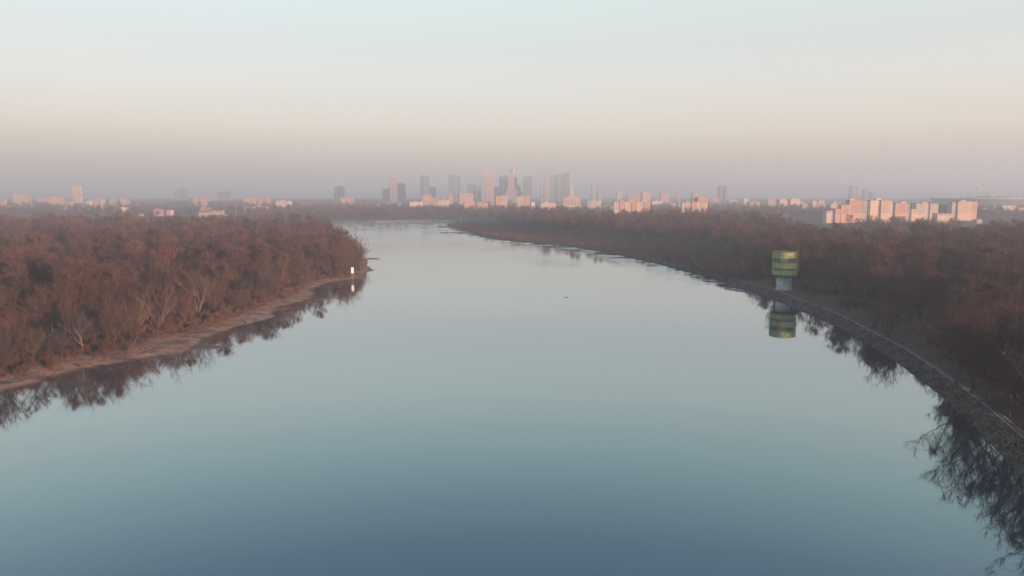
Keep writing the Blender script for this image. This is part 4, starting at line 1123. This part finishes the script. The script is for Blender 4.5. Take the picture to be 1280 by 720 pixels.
# ------------------------------------------------------------------ light
SUN_AZ, SUN_EL = 132.0, 6.0            # clockwise from the view direction
sd_ = Vector((math.sin(R(SUN_AZ)) * math.cos(R(SUN_EL)), math.cos(R(SUN_AZ)) * math.cos(R(SUN_EL)), math.sin(R(SUN_EL))))
ld_ = bpy.data.lights.new('sun', 'SUN'); ld_.energy = 5.0; ld_.angle = R(0.5); ld_.color = (1.0, 0.61, 0.43)
so_ = bpy.data.objects.new('sun', ld_); COL.objects.link(so_); so_.rotation_euler = sd_.to_track_quat('Z', 'Y').to_euler(); so_.location = sd_ * 500

w = bpy.data.worlds.new('World'); scene.world = w; w.use_nodes = True
nt = w.node_tree; N = nt.nodes.new; L = nt.links.new
bg = nt.nodes['Background']
sky = N('ShaderNodeTexSky'); sky.sky_type = 'NISHITA'; sky.sun_disc = False
sky.sun_elevation = R(SUN_EL); sky.sun_rotation = R(SUN_AZ); sky.air_density = 1.0; sky.dust_density = 1.5; sky.ozone_density = 1.5
tc = N('ShaderNodeTexCoord'); sz = N('ShaderNodeSeparateXYZ'); L(tc.outputs['Generated'], sz.inputs[0])
# thin high veil that evens the sky colours out towards the horizon
veil = ramp(nt, [(0.0, (0.52, 0.64, 0.88)), (0.07, (0.88, 0.75, 0.92)), (0.14, (1.16, 0.87, 0.92)), (0.27, (1.66, 1.30, 1.04)), (0.45, (0.75, 0.80, 0.85)), (0.8, (0.8, 0.85, 0.95))], sz.outputs['Z'])
base_sky = mix(nt, 1.0, mix(nt, 1.0, sky.outputs[0], veil.outputs['Color'], 'MULTIPLY'), (0.12, 0.12, 0.12), 'MULTIPLY')
even = ramp(nt, [(0.0, (0.15, 0.135, 0.095)), (0.052, (0.285, 0.245, 0.175)), (0.087, (0.328, 0.302, 0.246)), (0.139, (0.308, 0.312, 0.278)), (0.19, (0.265, 0.292, 0.285)), (0.26, (0.252, 0.308, 0.298)),
                 (0.342, (0.175, 0.288, 0.295)), (0.44, (0.085, 0.166, 0.23)), (0.5, (0.066, 0.132, 0.20)), (0.64, (0.055, 0.10, 0.165)), (1.0, (0.05, 0.09, 0.15))], sz.outputs['Z'])
L(mix(nt, 0.75, base_sky, even.outputs['Color']), bg.inputs['Color']); bg.inputs['Strength'].default_value = 1.0     # the 0.12 of the sky texture is already in its colour above

# ------------------------------------------------------------------ camera and render settings
cd = bpy.data.cameras.new('camera'); co = bpy.data.objects.new('camera', cd); COL.objects.link(co)
cd.sensor_width = 36.0; cd.lens = 36.0 * FPX / 1280.0; cd.clip_start = 1.0; cd.clip_end = 60000
co.location = (0, 0, CAMH); co.rotation_euler = (R(90) - PITCH, 0, 0)
scene.camera = co
vs = scene.view_settings; vs.view_transform = 'Standard'; vs.look = 'None'; vs.exposure = 1.6; vs.gamma = 1.0; vs.use_curve_mapping = False
scene.display_settings.display_device = 'sRGB'
scene.render.engine = 'CYCLES'
cy = scene.cycles
cy.use_denoising = True
try: cy.denoiser = 'OPENIMAGEDENOISE'
except Exception: pass
cy.max_bounces = 6; cy.diffuse_bounces = 2; cy.glossy_bounces = 3; cy.volume_bounces = 2; cy.transparent_max_bounces = 4
cy.sample_clamp_indirect = 4.0
cy.use_adaptive_sampling = False
